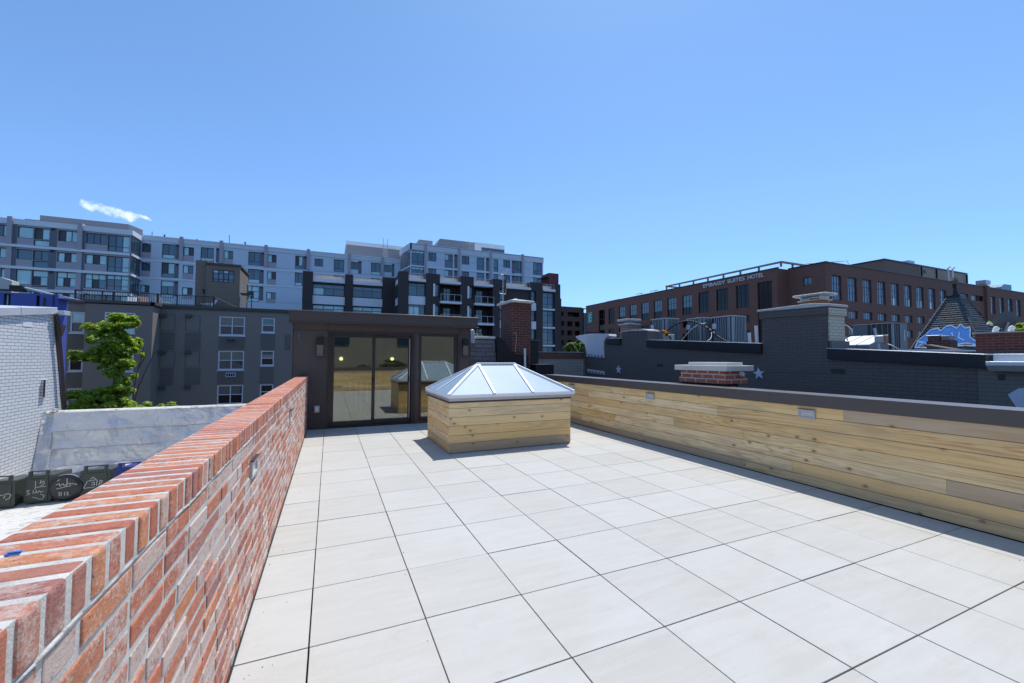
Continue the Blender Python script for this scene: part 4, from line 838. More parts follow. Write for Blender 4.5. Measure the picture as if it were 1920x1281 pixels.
m.build('vent_box', t); m = MB(); m.cyl((-13.04, 24.4, 4.74), (-12.05, 24.4, 4.48), 0.07, 'mill_metal', seg=12); m.build('pipe', t); m = MB(); m.tube([(-12.75, 24.38, 4.2), (-12.75, 24.38, 4.72)], 0.03, 'mill_metal', 6); m.build('support', t)
t = thing('concrete_block_house', (-20, 32, -10), 'pale rough concrete corner of a building beyond the blue one at the left edge', 'building')
m = MB(); m.prism([(-24, -10), (-16.3, -10), (-16.3, 5.80), (-16.8, 5.97), (-24, 6.2)], 'y', 30, 30.6, 'conc_cap'); m.build('wall', t); m = MB(); m.box(-24, 29.9, 5.2, -16.25, 30.0, 5.3, 'taupe_trim'); m.build('ledge', t)

# ================================================================== FAR APARTMENT BLOCK, LIGHT CLADDING
ab = thing('apartment_block', (-5, 80, -10), 'long pale blue clad apartment block with big windows on the left skyline', 'building')
FW, FM, FR_ = Fac('y', 76.5), Fac('y', 80.0), Fac('y', 74.5)
holesW = []; winW = []
flW = [(17.95, 19.55, 17.1), (15.0, 16.4, 14.1), (12.0, 13.6, 11.4), (9.0, 10.6, 8.4)]
for i, (zb, zt, zl) in enumerate(flW):
    L = 3 if i >= 2 else 0
    zb_ = 11.5 if i == 2 else zb
    cell = [((-41.9, zb_, -40.35, zt), [(1, 'lkl')] if i % 2 == 0 else [(1, 'll')]),
            ((-39.45, zb_, -37.88, zt), [(1, 'l')] if i != 1 else [(1, 'b')]),
            ((-37.83, zb_, -36.2, zt), ([(1, 'sl')], [(1, 'kb')], [(1, 'l'), (1.5, 'sl')], [(1, 'sl')])[i]),
            ((-35.35, zb_, -33.2, zt), ([(1, 'sll')], [(1, 'lsl')], [(1, 'll'), (1.7, 'lsl')], [(1, 'lsl')])[i]),
            ((-32.38, zb_, -30.02, zt), ([(1, 'kkb')], [(1, 'lsl')], [(1, 'lll'), (1.8, 'lsb')], [(1, 'kb')])[i]),
            ((-29.98, zl, -27.42, zt), ([(2.4, 'kbl'), (1, 'bbl')], [(2.4, 'kbl'), (1, 'bbl')], [(1, 'lll'), (2, 'kbl'), (1, 'bbl')], [(2, 'kbl'), (1, 'bbl')])[i]),
            ((-37.83, zl-.1, -36.2, zb_-.06), ([(1, 'l')], [(1, 'b')], [(1, 'l')], [(1, 'l')])[i])]
    winW += cell
holesW = [c_[0] for c_ in winW]
m = MB(); FW.wall(m, -55, -10, -27.30, 19.72, holesW, 0.25, 'clad_purple')
m.face([(-27.30, 76.5, -10), (-27.30, 80, -10), (-27.30, 80, 20.5), (-27.30, 76.5, 20.5)], 'clad_slate'); m.build('wing_wall', ab)
for rc, rows in winW: window(ab, FW, rc, rows, 0.2, 'frame_blue', 0.09)
m = MB(); FW.box(m, -55, 19.75, -27.2, 20.50, -0.12, 3.6, 'clad_band'); FW.box(m, -27.2, 19.75, -27.12, 20.5, -0.12, 3.6, 'clad_band'); m.build('roof_band', ab)
for a, b in ((16.62, 16.98), (13.62, 13.98), (10.62, 10.98)):
    m = MB(); FW.box(m, -55, a, -27.2, b, -0.22, 0.0, 'clad_band'); m.box(-27.30, 76.28, a, -27.0, 80, b, 'clad_band'); m.build('floor_band', ab)
for zb, zt in ((17.0, 19.7), (14.0, 16.6), (11.0, 13.6), (8, 10.6)):
    for a, b in ((-40.0, -39.47), (-36.18, -35.42), (-32.75, -32.4)):
        m = MB(); FW.box(m, a, zb, b, zt, -0.02, -0.004, 'clad_slate'); m.build('slate_panel', ab)
    m = MB(); FW.box(m, -36.05, zt-.3, -35.7, zt-.02, -0.10, -0.021, 'frame_black'); m.build('vent', ab)
for a in (-40.4, -33.2):
    m = MB(); FW.box(m, a, 16.99, a+.5, 20.72, -0.30, 3, 'clad_purple'); FW.box(m, a-.05, 8, a+.5, 16.60, -0.1, -0.004, 'clad_purple'); m.build('pilaster', ab)
# glazed return side of the wing
FS = Fac('x', -27.30)
for zb, zt in ((17.1, 19.6), (14.1, 16.5), (11.0, 13.5)):
    m = MB(); m.box(-27.29, 76.55, zb, -27.22, 79.6, zt, 'pane_dark'); m.build('side_glazing', ab)
    m = MB()
    for y in (76.5, 77.4, 78.3, 79.2): m.box(-27.24, y, zb, -27.19, y+.1, zt, 'frame_blue')
    m.box(-27.25, 76.5, zb+.6, -27.2, 79.6, zb+.7, 'frame_blue'); m.build('side_mullions', ab)
m = MB(); m.box(-39.9, 82, 20, -29.6, 92, 22.75, 'clad_mech'); m.mesh([(-29.6, 82, 20), (-28.4, 83.8, 20), (-28.4, 83.8, 22.5), (-29.6, 82, 22.75)], [(0, 1, 2, 3)], 'clad_mech'); m.box(-43, 85, 20, -39.95, 92, 22.7, 'clad_mech'); m.build('mechanical_penthouse', ab)
# main facade
MW = []
bays = [(-27.2, -26.05, 'n0'), (-24.65, -22.95, 'w'), (-21.9, -20.5, 'n'), (-19.6, -17.8, 'w'), (-16.45, -15.1, 'n'), (-12.9, -11.15, 'w'), (-10.1, -8.7, 'n'), (-5.8, -4.6, 'w'), (-2.7, -1.3, 'n1'), (0.5, 2.3, 'w'), (3.35, 4.7, 'n1'), (7.0, 8.75, 'w'), (9.35, 10.75, 'n1')]
kw = ['sl', 'sl', 'kb', 'sl', 'kb', 'lk', 'kb', 'sk']; kn = ['ls', 'ls', 'kk', 'ls', 'kb', 'lk']
q = 0
for fl, (zb, zt, zs) in enumerate(((18.1, 19.5, 17.35), (15.15, 16.5, 14.3), (11.7, 12.9, 11.1))):
    for a, b, k_ in bays:
        q += 1
        if fl == 2 and a > -6: continue
        if k_ == 'w':
            zt2 = 13.8 if fl == 2 else zt+.2
            MW.append(((a, zs, b, zt2), [(1.1, 'l'), (1.6, kw[q % 8]), (.7, 'l')] if fl == 2 else [(2.3, kw[(q+fl) % 8]), (0.8, random.choice('lb'))], 0.09))
        else: MW.append(((a, zb, b, zt), [(1, 'kk' if k_ != 'n' and fl < 2 else kn[(q+fl) % 6])], 0.09))
m = MB(); FM.wall(m, -27.5, -10, 12.6, 20.0, [w[0] for w in MW], 0.2, 'clad_smooth'); m.build('wall', ab)
for rc, rows, fw in MW: window(ab, FM, rc, rows, 0.16, 'frame_blue', fw)
m = MB(); FM.box(m, -27.2, 19.98, 14.5, 20.62, -0.08, 8, 'clad_light'); FM.box(m, -27.2, 20.62, 14.5, 20.80, -0.14, 8, 'clad_band'); m.build('roof_band', ab)
for z in (16.72, 13.95): m = MB(); FM.box(m, -27.2, z, 12.6, z+.24, -0.08, 0.0, 'clad_band'); m.build('floor_band', ab)
for a in (-22.4, -17.0, -10.55, -3.95, 2.9, 8.8): m = MB(); FM.box(m, a, 17.3, a+.5, 21.05, -0.25, 1, 'clad_purple'); m.build('pilaster', ab)
for fl in range(3):
    zb = (17.35, 14.3, 11.4)[fl]; zt = (19.75, 16.65, 13.8)[fl]
    for a, b in ((-22.92, -22.42), (-17.5, -17.02), (-11.13, -10.57), (-4.56, -3.97)) + (((4.72, 5.3), (10.8, 11.3)) if fl == 0 else ()):
        m = MB(); FM.box(m, a, zb, b, zt, -0.03, -0.004, 'clad_slate'); m.build('slate_panel', ab)
        m = MB(); FM.box(m, a+.12, zt-.32, b-.1, zt-.05, -0.12, -0.031, 'frame_black'); m.build('vent', ab)
    for a, b in ((-21.9, -20.5), (-16.45, -15.1), (-10.1, -8.7), (-27.2, -26.05)):
        m = MB(); z0 = (17.2, 14.2, 11.0)[fl]; z1 = (18.08, 15.13, 11.68)[fl]; FM.box(m, a, z0, b, z1, -0.03, -0.004, 'clad_purple'); m.build('spandrel', ab)
for x, h in ((-26.3, .9), (-24.7, .6), (-20.4, .35), (-15.9, 1.6), (-13.6, .7)): m = MB(); m.cyl((x, 81, 20.8), (x, 81, 20.8+h), 0.05 if h > .8 else 0.12, 'frame_black', seg=6); m.build('roof_vent', ab)
m = MB(); m.box(2.8, 86, 20.7, 16, 96, 24.2, 'clad_mech'); m.box(2.7, 85.9, 24.2, 16, 96, 24.95, 'clad_band'); m.build('mechanical_penthouse', ab)
ra_ = thing('roof_ladder', (11, 84, 20.8), 'pale cage ladder with two high hoops on the flat roof of the pale apartment block', 'ladder')
for x in (9.5, 10.3): m = MB(); m.tube([(x, 83, 20.8), (x, 83, 25.4), (x, 83.6, 25.6)], 0.05, 'rail_metal', 6); m.build('rail', ra_)
for i in range(10): m = MB(); m.tube([(9.5, 83, 21.1+i*.36), (10.3, 83, 21.1+i*.36)], 0.035, 'rail_metal', 5); m.build('rung', ra_)
# right hand upper block
RW = []
for fl, (dz) in enumerate((0, -3.05)):
    for a, b, zb, zt, rows in ((13.6, 15.9, 18.75, 21.5, [(1, 'lll'), (4, 'bb'), (1.5, 'bb')]), (16.7, 18.2, 19.75, 21.4, [(1, 'kb')]), (19.85, 21.4, 18.8, 21.4, [(1.4, 'lk'), (2, 'b')]), (23.2, 24.7, 19.75, 21.4, [(1, 'kk')]), (26.25, 27.8, 18.9, 21.4, [(2, 'b'), (1, 'b')]), (29.8, 30.8, 18.9, 21.4, [(2, 't'), (1, 'b')]), (31.9, 33.4, 19.9, 21.45, [(1, 'kk')]), (34.3, 36.0, 19.0, 21.5, [(2, 'kb'), (1, 'bb')]), (38.6, 40.7, 19.0, 21.7, [(2, 'ty'), (1, 'yb')])):
        RW.append(((a, zb+dz, b, zt+dz), rows))
m = MB(); FR_.wall(m, 13.4, -10, 41.0, 22.6, [w[0] for w in RW], 0.2, 'clad_smooth')
m.face([(13.4, 74.5, -10), (12.4, 80.2, -10), (12.4, 80.2, 22.6), (13.4, 74.5, 22.6)], 'clad_mech'); m.face([(41.0, 74.5, -10), (41.0, 90, -10), (41.0, 90, 22.6), (41.0, 74.5, 22.6)], 'clad_smooth'); m.build('upper_block_wall', ab)
for rc, rows in RW: window(ab, FR_, rc, rows, 0.16, 'frame_blue', 0.09)
m = MB(); FR_.box(m, 13.3, 21.62, 41.05, 22.68, -0.10, 0.0, 'clad_light'); m.box(13.3, 74.4, 22.6, 41.1, 90, 22.8, 'clad_band'); m.prism([(13.3, 74.4), (12.3, 80.2), (12.6, 80.2), (13.6, 74.4)], 'z', 21.6, 22.8, 'clad_light'); m.build('upper_block_cornice', ab)
m = MB(); FR_.box(m, 13.3, 18.45, 41.05, 18.62, -0.12, 0.0, 'clad_band'); m.prism([(13.3, 74.38), (12.3, 80.2), (12.5, 80.2), (13.5, 74.4)], 'z', 18.3, 18.62, 'clad_band'); m.build('upper_block_floor_band', ab)
m = MB(); m.prism([(13.28, 74.9), (12.9, 77.2), (12.95, 77.2), (13.33, 74.9)], 'z', 18.8, 21.4, 'pane_dark'); m.build('side_glazing', ab)
for a in (15.92, 22.42, 28.92, 35.95): m = MB(); FR_.box(m, a, 17.0, a+.46, 23.0, -0.25, .8, 'clad_purple'); m.build('pilaster', ab)
for a in (21.7, 28.2, 33.8): 
    for dz in (0, -3.05): m = MB(); FR_.box(m, a, 18.85+dz, a+.6, 21.5+dz, -0.03, -0.004, 'clad_slate'); m.build('slate_panel', ab); m = MB(); FR_.box(m, a+.14, 21.1+dz, a+.46, 21.4+dz, -0.13, -0.031, 'frame_black'); m.build('vent', ab)
m = MB(); m.prism([(15.2, 22.7), (15.8, 24.9), (18.5, 24.9), (18.5, 22.7)], 'y', 79, 84, 'clad_mech'); m.prism([(19.0, 22.7), (20.7, 26.45), (28.3, 26.5), (28.3, 22.7)], 'y', 82, 92, 'clad_mech'); m.box(28.3, 82, 22.7, 35.3, 92, 26.6, 'clad_light'); m.box(29.9, 81.9, 24.9, 35.2, 81.99, 25.6, 'pane_dark'); m.build('mechanical_penthouse', ab)
m = MB()
for x in (18.6, 20.4, 22.2, 24.0, 25.6): m.box(x, 79.5, 23.7, x+1.0, 80.3, 23.95, 'frame_black'); m.box(x+.2, 79.6, 22.8, x+.8, 80.2, 23.7, 'clad_mech')
m.build('roof_fans', ab)
m = MB(); m.tube([(26.3, 79, 22.8), (26.3, 79, 25.6)], 0.05, 'rail_metal', 5); m.tube([(25.4, 79, 25.1), (26.3, 79, 25.5), (27, 79, 25.2)], 0.04, 'rail_metal', 5); m.build('aerial', ab)

# ================================================================== DARK BRICK BLOCK IN FRONT OF IT
db = thing('brick_block', (15, 60, -10), 'dark brick apartment building with balconies and glass terrace rails in front of the pale block', 'building')
FL, FD = Fac('y', 62.5), Fac('y', 57.5)
DW = []
for a, b in ((-2.25, 1.9), (3.05, 7.2)):
    for zt, rows in ((12.1, [(1, 'bbb'), (2, 'lyk')] if a < 0 else [(1, 'bbb'), (2, 'kyk')]), (9.1, [(1, 'lll'), (2, 'kbl')]), (6.1, [(1, 'bbb'), (2, 'kbl')])): DW.append(((a, zt-1.6 if zt > 12 else zt-1.6, b, zt), rows))
m = MB(); FL.wall(m, -3.5, -10, 9.4, 12.85, [w[0] for w in DW]+[(8.35, 10.4, 8.65, 11.95), (8.35, 7.4, 8.65, 8.95)], 0.3, 'dark_brick'); m.face([(-3.5, 62.5, -10), (-3.5, 75, -10), (-3.5, 75, 12.8), (-3.5, 62.5, 12.8)], 'dark_brick')
m.build('left_wall', db)
for rc, rows in DW: window(db, FL, rc, rows, 0.25, 'frame_blue', 0.08)
for z in (10.4, 7.4): window(db, FL, (8.35, z, 8.65, z+1.55), [(1, 'l'), (2, 'k')], 0.2, 'frame_black', 0.04)
def roofrail(F_, a, b, z0=12.80, top=13.62, n=4, d=-0.1):
    m = MB(); F_.box(m, a, z0+.10, b, top-.12, d+.9, d+.93, 'terrace_panel'); m.build('terrace_screen', db)
    m = MB(); F_.box(m, a, top-.05, b, top, d, d+.05, 'rail_metal'); F_.box(m, a, z0+.06, b, z0+.10, d, d+.05, 'rail_metal')
    for i in range(n+1): x = a+(b-a-.05)*i/n; F_.box(m, x, z0, x+.05, top-.051, d+.003, d+.047, 'rail_metal')
    m.build('terrace_rail', db)
for a, b, n in ((-2.25, 1.95, 4), (3.05, 7.2, 4)):
    roofrail(FL, a, b, 12.85, 13.6, n); m = MB(); FL.box(m, a, 12.35, b, 12.84, -0.2, 0.6, 'clad_band'); m.build('fascia', db)
    m = MB()
    for z in (9.2, 6.2, 3.2): FL.box(m, a-.02, z, b+.02, z+1.2, -0.05, 0.0, 'clad_band')
    m.build('spandrel', db)
for a, b in ((-3.55, -2.25), (1.97, 3.03), (7.22, 9.45)): m = MB(); FL.box(m, a, -10, b, 13.72, -0.32, 1.5, 'dark_brick'); m.build('brick_pier', db)
m = MB(); m.box(8.9, 57.5, -10, 9.3, 65, 13.5, 'dark_brick'); m.box(8.86, 58.4, 12.2, 8.9, 60.6, 12.9, 'clad_band'); m.box(8.86, 58.4, 10.4, 8.9, 60.4, 12.0, 'pane_dark'); m.box(8.86, 58.4, 9.2, 8.9, 60.6, 10.2, 'clad_band'); m.box(8.86, 58.4, 7.4, 8.9, 60.4, 9.0, 'pane_dark'); m.build('left_return', db)
# right hand front
W2 = []
for z in (10.5, 7.5, 4.5):
    W2 += [((10.25, z, 12.6, z+1.8), [(.4, 'tt'), (2, 'bk')] if z > 10 else [(.4, 'ttt'), (2, 'llk')]), ((14.05, z+.1, 14.65, z+1.9), [(2, 'b'), (1, 'k')]), ((19.25, z+.1, 19.85, z+1.9), [(2, 'b'), (1, 'k')]),
           ((24.25, z+.2, 25.1, z+1.8), [(1, 't'), (1.5, 'b')]), ((29.7, z+.1, 30.5, z+1.9), [(1, 't'), (1.5, 'b')])]
for z in (9.75, 6.75, 3.85, 0.85): W2.append(((31.78, z, 33.95, z+2.6), [(1, 'ty'), (2, 'by'), (1, 'bt')]))
recess = [(14.72, z, 17.82, z+2.7) for z in (9.85, 6.85, 3.85)]+[(19.95, z, 23.0, z+2.7) for z in (9.85, 6.85, 3.85)]
m = MB(); FD.wall(m, 8.9, -10, 34.9, 12.85, [w[0] for w in W2], 0.25, 'dark_brick') if False else None
FD.wall(m, 8.9, -10, 34.9, 12.85, [w[0] for w in W2]+recess, 0.25, 'dark_brick')
m.face([(34.9, 57.5, -10), (34.9, 72, -10), (34.9, 72, 13.8), (34.9, 57.5, 13.8)], 'dark_brick'); m.build('front_wall', db)
for rc, rows in W2: window(db, FD, rc, rows, 0.2, 'frame_blue', 0.07)
for (a, z0, b, z1) in recess:
    m = MB(); FD.wall(m, a-.02, z0-.02, b+.02, z1+.02, [(a+1.05, z0, a+2.15, z1-.35)], 0.1, 'dark_brick')
    m2 = MB(); m2.v = [(x, y+1.9, z) for x, y, z in m.v]; m2.f = m.f; m2.mi = m.mi; m2.ms = m.ms
    for xx in (a-.02, b): m2.box(xx, 57.5, z0, xx+.02, 59.4, z1, 'dark_brick')
    m2.box(a, 57.5, z0-.03, b, 59.4, z0-.01, 'frame_black'); m2.box(a, 57.5, z1, b, 59.4, z1+.02, 'frame_black'); m2.build('balcony_recess', db)
    window(db, Fac('y', 59.4), (a+1.05, z0, a+2.15, z1-.35), [(.6, 'tb'), (2, 'bk')], 0.05, 'frame_blue', 0.07, 'balcony_door')
    m = MB(); FD.box(m, a-.03, z0-.30, b+.06, z0+.0, -0.9, 0.05, 'clad_band'); m.build('balcony_slab', db)
    m = MB(); FD.box(m, a, z0+1.02, b, z0+1.07, -.88, -.84, 'rail_metal'); FD.box(m, a, z0+.08, b, z0+.11, -.88, -.84, 'rail_metal')
    for i in range(4): x = a+(b-a-.05)*i/3; FD.box(m, x, z0, x+.05, z0+1.019, -.877, -.843, 'rail_metal')
    m.build('balcony_rail', db)
for a, b, n in ((10.2, 12.62, 3), (14.7, 17.85, 3), (19.9, 23.0, 3), (25.25, 29.5, 4), (31.75, 34.0, 3)):
    roofrail(FD, a, b, 12.88, 13.75, n); m = MB(); FD.box(m, a, 12.52, b, 12.87, -0.5, 0.6, 'clad_band'); m.build('fascia', db)
for a, b in ((8.88, 10.2), (12.64, 14.72), (17.83, 19.93), (23.02, 25.23), (29.52, 31.73), (34.0, 35.05)):
    cuts = {12.64: (14.02, 14.68), 17.83: (19.22, 19.88), 23.02: (24.22, 25.13), 29.52: (29.67, 30.53)}.get(a)
    m = MB()
    if cuts:
        c0, c1_ = cuts
        if c0-a > .02: FD.box(m, a, -10, c0, 13.85, -0.28, 1.4, 'dark_brick')
        if b-c1_ > .02: FD.box(m, c1_, -10, b, 13.85, -0.28, 1.4, 'dark_brick')
        FD.box(m, c0, 12.45, c1_, 13.85, -0.28, 1.4, 'dark_brick')
        light = a > 22
        for z in (9.25, 6.25, 3.25): FD.box(m, c0, z, c1_, z+1.24, -0.26, -0.01, 'clad_band' if light else 'dark_brick')
        if not light:
            for z in (10.55, 7.55): FD.box(m, c0-.28, z, c0-.002, z+1.85, -0.30, -0.281, 'clad_band')
    else: FD.box(m, a, -10, b, 13.85, -0.28, 1.4, 'dark_brick')
    m.build('brick_pier', db)
m = MB()
for z in (9.25, 6.25): FD.box(m, 10.15, z, 12.66, z+1.2, -0.06, -0.004, 'clad_band')
for z in (9.42, 6.42, 3.5): FD.box(m, 31.75, z, 34.0, z+.28, -0.3, -0.004, 'clad_band')
m.build('spandrel', db)
m = MB(); m.box(37.7, 66, 12, 39.8, 69, 17.7, 'red_metal'); m.box(35.0, 66, 12, 37.69, 66.2, 14, 'dark_brick') if False else None; m.box(36.8, 65.5, 16.9, 37.69, 69, 17.0, 'clad_slate')
o_ = m.build('red_stair_tower', db)
m = MB(); m.box(34.95, 57.6, -10, 42, 75, 12.9, 'dark_brick') if False else m.box(34.95, 66.0, -10, 40.4, 75, 13.0, 'dark_brick'); m.build('rear_wall', db)

# ================================================================== PARKING GARAGE BEHIND
gr = thing('parking_garage', (65, 97, -10), 'low reddish brick parking garage with dark open decks left of the hotel', 'garage')
FG = Fac('y', 95.0); gh = [(45+k*2.28, 13.05, 45+k*2.28+1.9, 14.3) for k in range(0)]
for zi, (z0, z1) in enumerate(((13.05, 14.3), (10.35, 11.75), (7.9, 9.25), (5.2, 6.6))):
    if zi == 0: gh += [(59.45, z0, 63.3, z1), (55.4, z0, 58.3, z1)]
    else: gh += [(55.0, z0, 56.4, z1), (56.9, z0, 58.45, z1), (59.35, z0, 61.05, z1), (61.8, z0, 63.4, z1)]
m = MB(); FG.wall(m, 50, -10, 64.0, 15.75, gh, 0.6, 'garage_brick'); m.face([(64, 95, -10), (66.5, 98, -10), (66.5, 98, 15.75), (64, 95, 15.75)], 'garage_brick'); m.build('wall', gr)
m = MB(); m.box(50, 97, -10, 66, 97.1, 15.6, 'frame_black'); m.box(50, 95.1, 15.5, 66, 97, 15.6, 'frame_black'); m.build('dark_interior', gr)
m = MB(); m.box(66.5, 99.5, -10, 68.4, 101, 14.9, 'pane_tealblind'); m.box(66.5, 101.01, -10, 75.5, 125, 9.5, 'garage_brick')
for i in range(3): m.box(66.5+i*.9, 99.4, -10, 66.58+i*.9, 99.5, 14.9, 'frame_blue')
m.build('glass_stair', gr)

# ================================================================== HOTEL
ho_ = thing('hotel', (88, 50, -10), 'long red brick hotel with white roof sign letters on the right skyline', 'building')
FX, FX2, FY = Fac('x', 84.5), Fac('x', 87.8), Fac('y', 46.3)
XW = []
for k in range(13):
    a = 54.75+k*5.235
    if k == 0: XW.append(((a, -2, a+3.2, 18.0), [(1, 'xxx')]*6)); continue
    if k == 12: XW.append(((112.9, 3.0, 115.9, 18.1), [(1, 'xx')]*5)); continue
    kinds = 'hhh' if k in (1, 2, 3) else ('xxx' if k >= 10 else 'bbb')
    XW.append(((a, 13.0, a+3.2, 18.1), [(1.4, kinds), (1.4, kinds), (1.6, 'hhh' if k < 10 else 'xxx')]))
    for z in (9.65, 6.4): XW.append(((a, z, a+3.2, z+1.6), [(1, 'xxx')]))
m = MB(); FX.wall(m, 53.6, -10, 123.5, 20.35, [w[0] for w in XW], 0.35, 'hotel_brick')
m.face([(84.5, 53.6, -10), (87.8, 53.6, -10), (87.8, 53.6, 20.35), (84.5, 53.6, 20.35)], 'hotel_brick')
X2W = [((48.9, 16.35, 50.5, 18.0), [(1, 'bb')]), ((48.9, 12.95, 50.5, 14.6), [(1, 'xx')]), ((48.9, 9.6, 50.5, 11.2), [(1, 'xx')])]
FX2.wall(m, 46.3, -10, 53.6, 20.35, [w[0] for w in X2W], 0.3, 'hotel_brick')
YW = []
for k in range(12):
    a = 89.75+k*5.26
    if k < 9:
        YW.append(((a, 13.2, a+3.15, 18.05), [(1.4, 'yyy'), (1.4, 'yyy'), (1.6, ('lyl', 'yly', 'yyl')[k % 3] if k > 3 else 'yyy')]))
        if k: YW.append(((a, 9.7, a+3.15, 11.3), [(1, 'yyy')])); YW.append(((a, 6.4, a+3.15, 8.0), [(1, 'yyy')]))
YW += [((140.5, 16.5, 146.0, 17.9), [(1, 'yyy')]), ((147.5, 16.5, 151.4, 17.9), [(1, 'yyy')]), ((151.5, 16.5, 154.3, 17.9), [(1, 'x')])]
for k in range(5): a = 158.3+k*5.26; YW += [((a, 13.6, a+2.7, 18.2), [(1.3, 'yyy'), (1.3, 'yyy'), (1.4, 'yyy')]), ((a, 9.7, a+2.7, 11.3), [(1, 'yyy')])]
FY.wall(m, 87.8, -10, 190, 20.35, [w[0] for w in YW], 0.35, 'hotel_brick'); m.face([(84.5, 123.5, -10), (190, 123.5, -10), (190, 123.5, 20.3), (84.5, 123.5, 20.3)], 'hotel_brick'); m.face([(84.6, 54, 20.2), (190, 54, 20.2), (190, 123, 20.2), (84.6, 123, 20.2)], 'garage_brick'); m.face([(88, 46.4, 20.2), (190, 46.4, 20.2), (190, 54, 20.2), (88, 54, 20.2)], 'garage_brick')
m.build('wall', ho_)
for rc, rows in XW: window(ho_, FX, rc, rows, 0.3, 'frame_black', 0.10)
for rc, rows in X2W: window(ho_, FX2, rc, rows, 0.25, 'frame_black', 0.10)
for rc, rows in YW: window(ho_, FY, rc, rows, 0.3, 'frame_black', 0.12)
m = MB(); FX.box(m, 53.4, 20.35, 123.6, 20.55, -0.12, 0.4, 'frame_black'); FX2.box(m, 46.1, 20.35, 53.4, 20.55, -0.12, .4, 'frame_black'); FY.box(m, 87.7, 20.35, 190, 20.55, -0.12, .4, 'frame_black'); m.build('coping', ho_)
m = MB(); FX.box(m, 106.5, 20.55, 113.6, 21.0, 1.5, 3, 'tan_wall'); FY.box(m, 154.8, 4, 156.6, 20.75, -0.5, 0, 'hotel_brick'); FX.box(m, 53.6, 17.99, 54.0, 18.0, -.01, 0, 'hotel_brick'); m.build('roof_upstand', ho_)
# open steel frame along the roof edge above the sign
fr_ = thing('roof_frame', (85, 70, 20.5), 'open tan steel rail frame on the hotel roof above the sign letters', 'frame')
m = MB(); m.box(84.3, 52.5, 21.28, 84.75, 84.6, 21.62, 'tan_metal'); m.build('top_beam', fr_)
m = MB(); m.box(84.76, 52.5, 21.28, 96, 52.9, 21.62, 'tan_metal'); m.box(84.76, 84.2, 21.28, 96, 84.6, 21.62, 'tan_metal'); m.box(96, 52.5, 21.28, 96.4, 84.6, 21.62, 'tan_metal'); m.build('side_beam', fr_)
for y in (52.6, 57.4, 61.8, 66.2, 70.6, 75.0, 79.6, 84.2): m = MB(); m.box(84.4, y, 20.5, 84.7, y+.32, 21.28, 'tan_metal'); m.build('post', fr_)
for x in (88, 92): m = MB(); m.box(x, 52.55, 20.5, x+.3, 52.85, 21.28, 'tan_metal'); m.build('post', fr_)
for y in (93.5, 87.5): m = MB(); m.box(84.2, y, 20.9, 84.5, y+3, 21.0, 'rail_metal'); m.box(84.6, y+1, 20.5, 84.7, y+1.1, 21.0, 'rail_metal'); tag(m.build('roof_davit', None), 'small steel arm on the hotel roof edge, %s the tan frame' % ('well left of' if y > 90 else 'just left of'), 'davit')
# lettering
def text(name, body, size, mat, parent, loc, rot, ext=0.06, width=None):
    cu = bpy.data.curves.new(name, 'FONT'); cu.body = body; cu.size = size; cu.extrude = ext; cu.offset = 0.018; cu.align_x = 'LEFT'; cu.resolution_u = 3
    to = bpy.data.objects.new('t', cu); COL.objects.link(to); bpy.context.view_layer.update()
    me = bpy.data.meshes.new_from_object(to.evaluated_get(bpy.context.evaluated_depsgraph_get())); bpy.data.objects.remove(to)
    if width:
        w0 = max(v.co.x for v in me.vertices)-min(v.co.x for v in me.vertices); k_ = width/w0
        for v in me.vertices: v.co.x *= k_
    Mt = Matrix.Translation(Vector(loc)) @ Euler(rot).to_matrix().to_4x4(); me.transform(Mt)
    off = parent.location if parent else Vector((0, 0, 0)); me.transform(Matrix.Translation(-off)); me.materials.clear(); me.materials.append(MATS[mat])
    o_ = bpy.data.objects.new(name, me); COL.objects.link(o_); o_.parent = parent; return o_
sg = thing('hotel_sign', (84.4, 64, 19.1), 'white capital letters reading the hotel name along its roof edge', 'sign')
yy = 72.1
for word, wd in (('EMBASSY', 6.6), ('SUITES', 4.75), ('HOTEL', 4.85 if False else 4.0)):
    pass
# words placed so that each starts at its own spot along the wall (Y falls from left to right)
for word, y0, wd in (('EMBASSY', 72.05, 6.25), ('SUITES', 65.15, 4.35), ('HOTEL', 60.1, 3.65)):
    text('letters', word, 1.22, 'sign_letter', sg, (84.35, y0, 19.10), (R(90), 0, R(-90)), 0.08, wd)
es = thing('hotel_sign', (84.3, 120.5, 14.3), 'small teal square sign with a pale capital E at the far left of the hotel', 'sign')
m = MB(); m.box(84.2, 119.2, 14.25, 84.49, 121.8, 17.85, 'teal_sign'); m.build('panel', es)
m = MB()
for q in ((119.3, 14.35, 121.7, 14.47), (119.3, 17.63, 121.7, 17.75), (119.3, 14.48, 119.4, 17.62), (121.6, 14.48, 121.7, 17.62)): m.box(84.17, q[0], q[1], 84.199, q[2], q[3], 'sign_pale')
m.build('border', es)
text('letter', 'E', 3.3, 'sign_pale', es, (84.15, 121.3, 14.85), (R(90), 0, R(-90)), 0.03, 1.5)
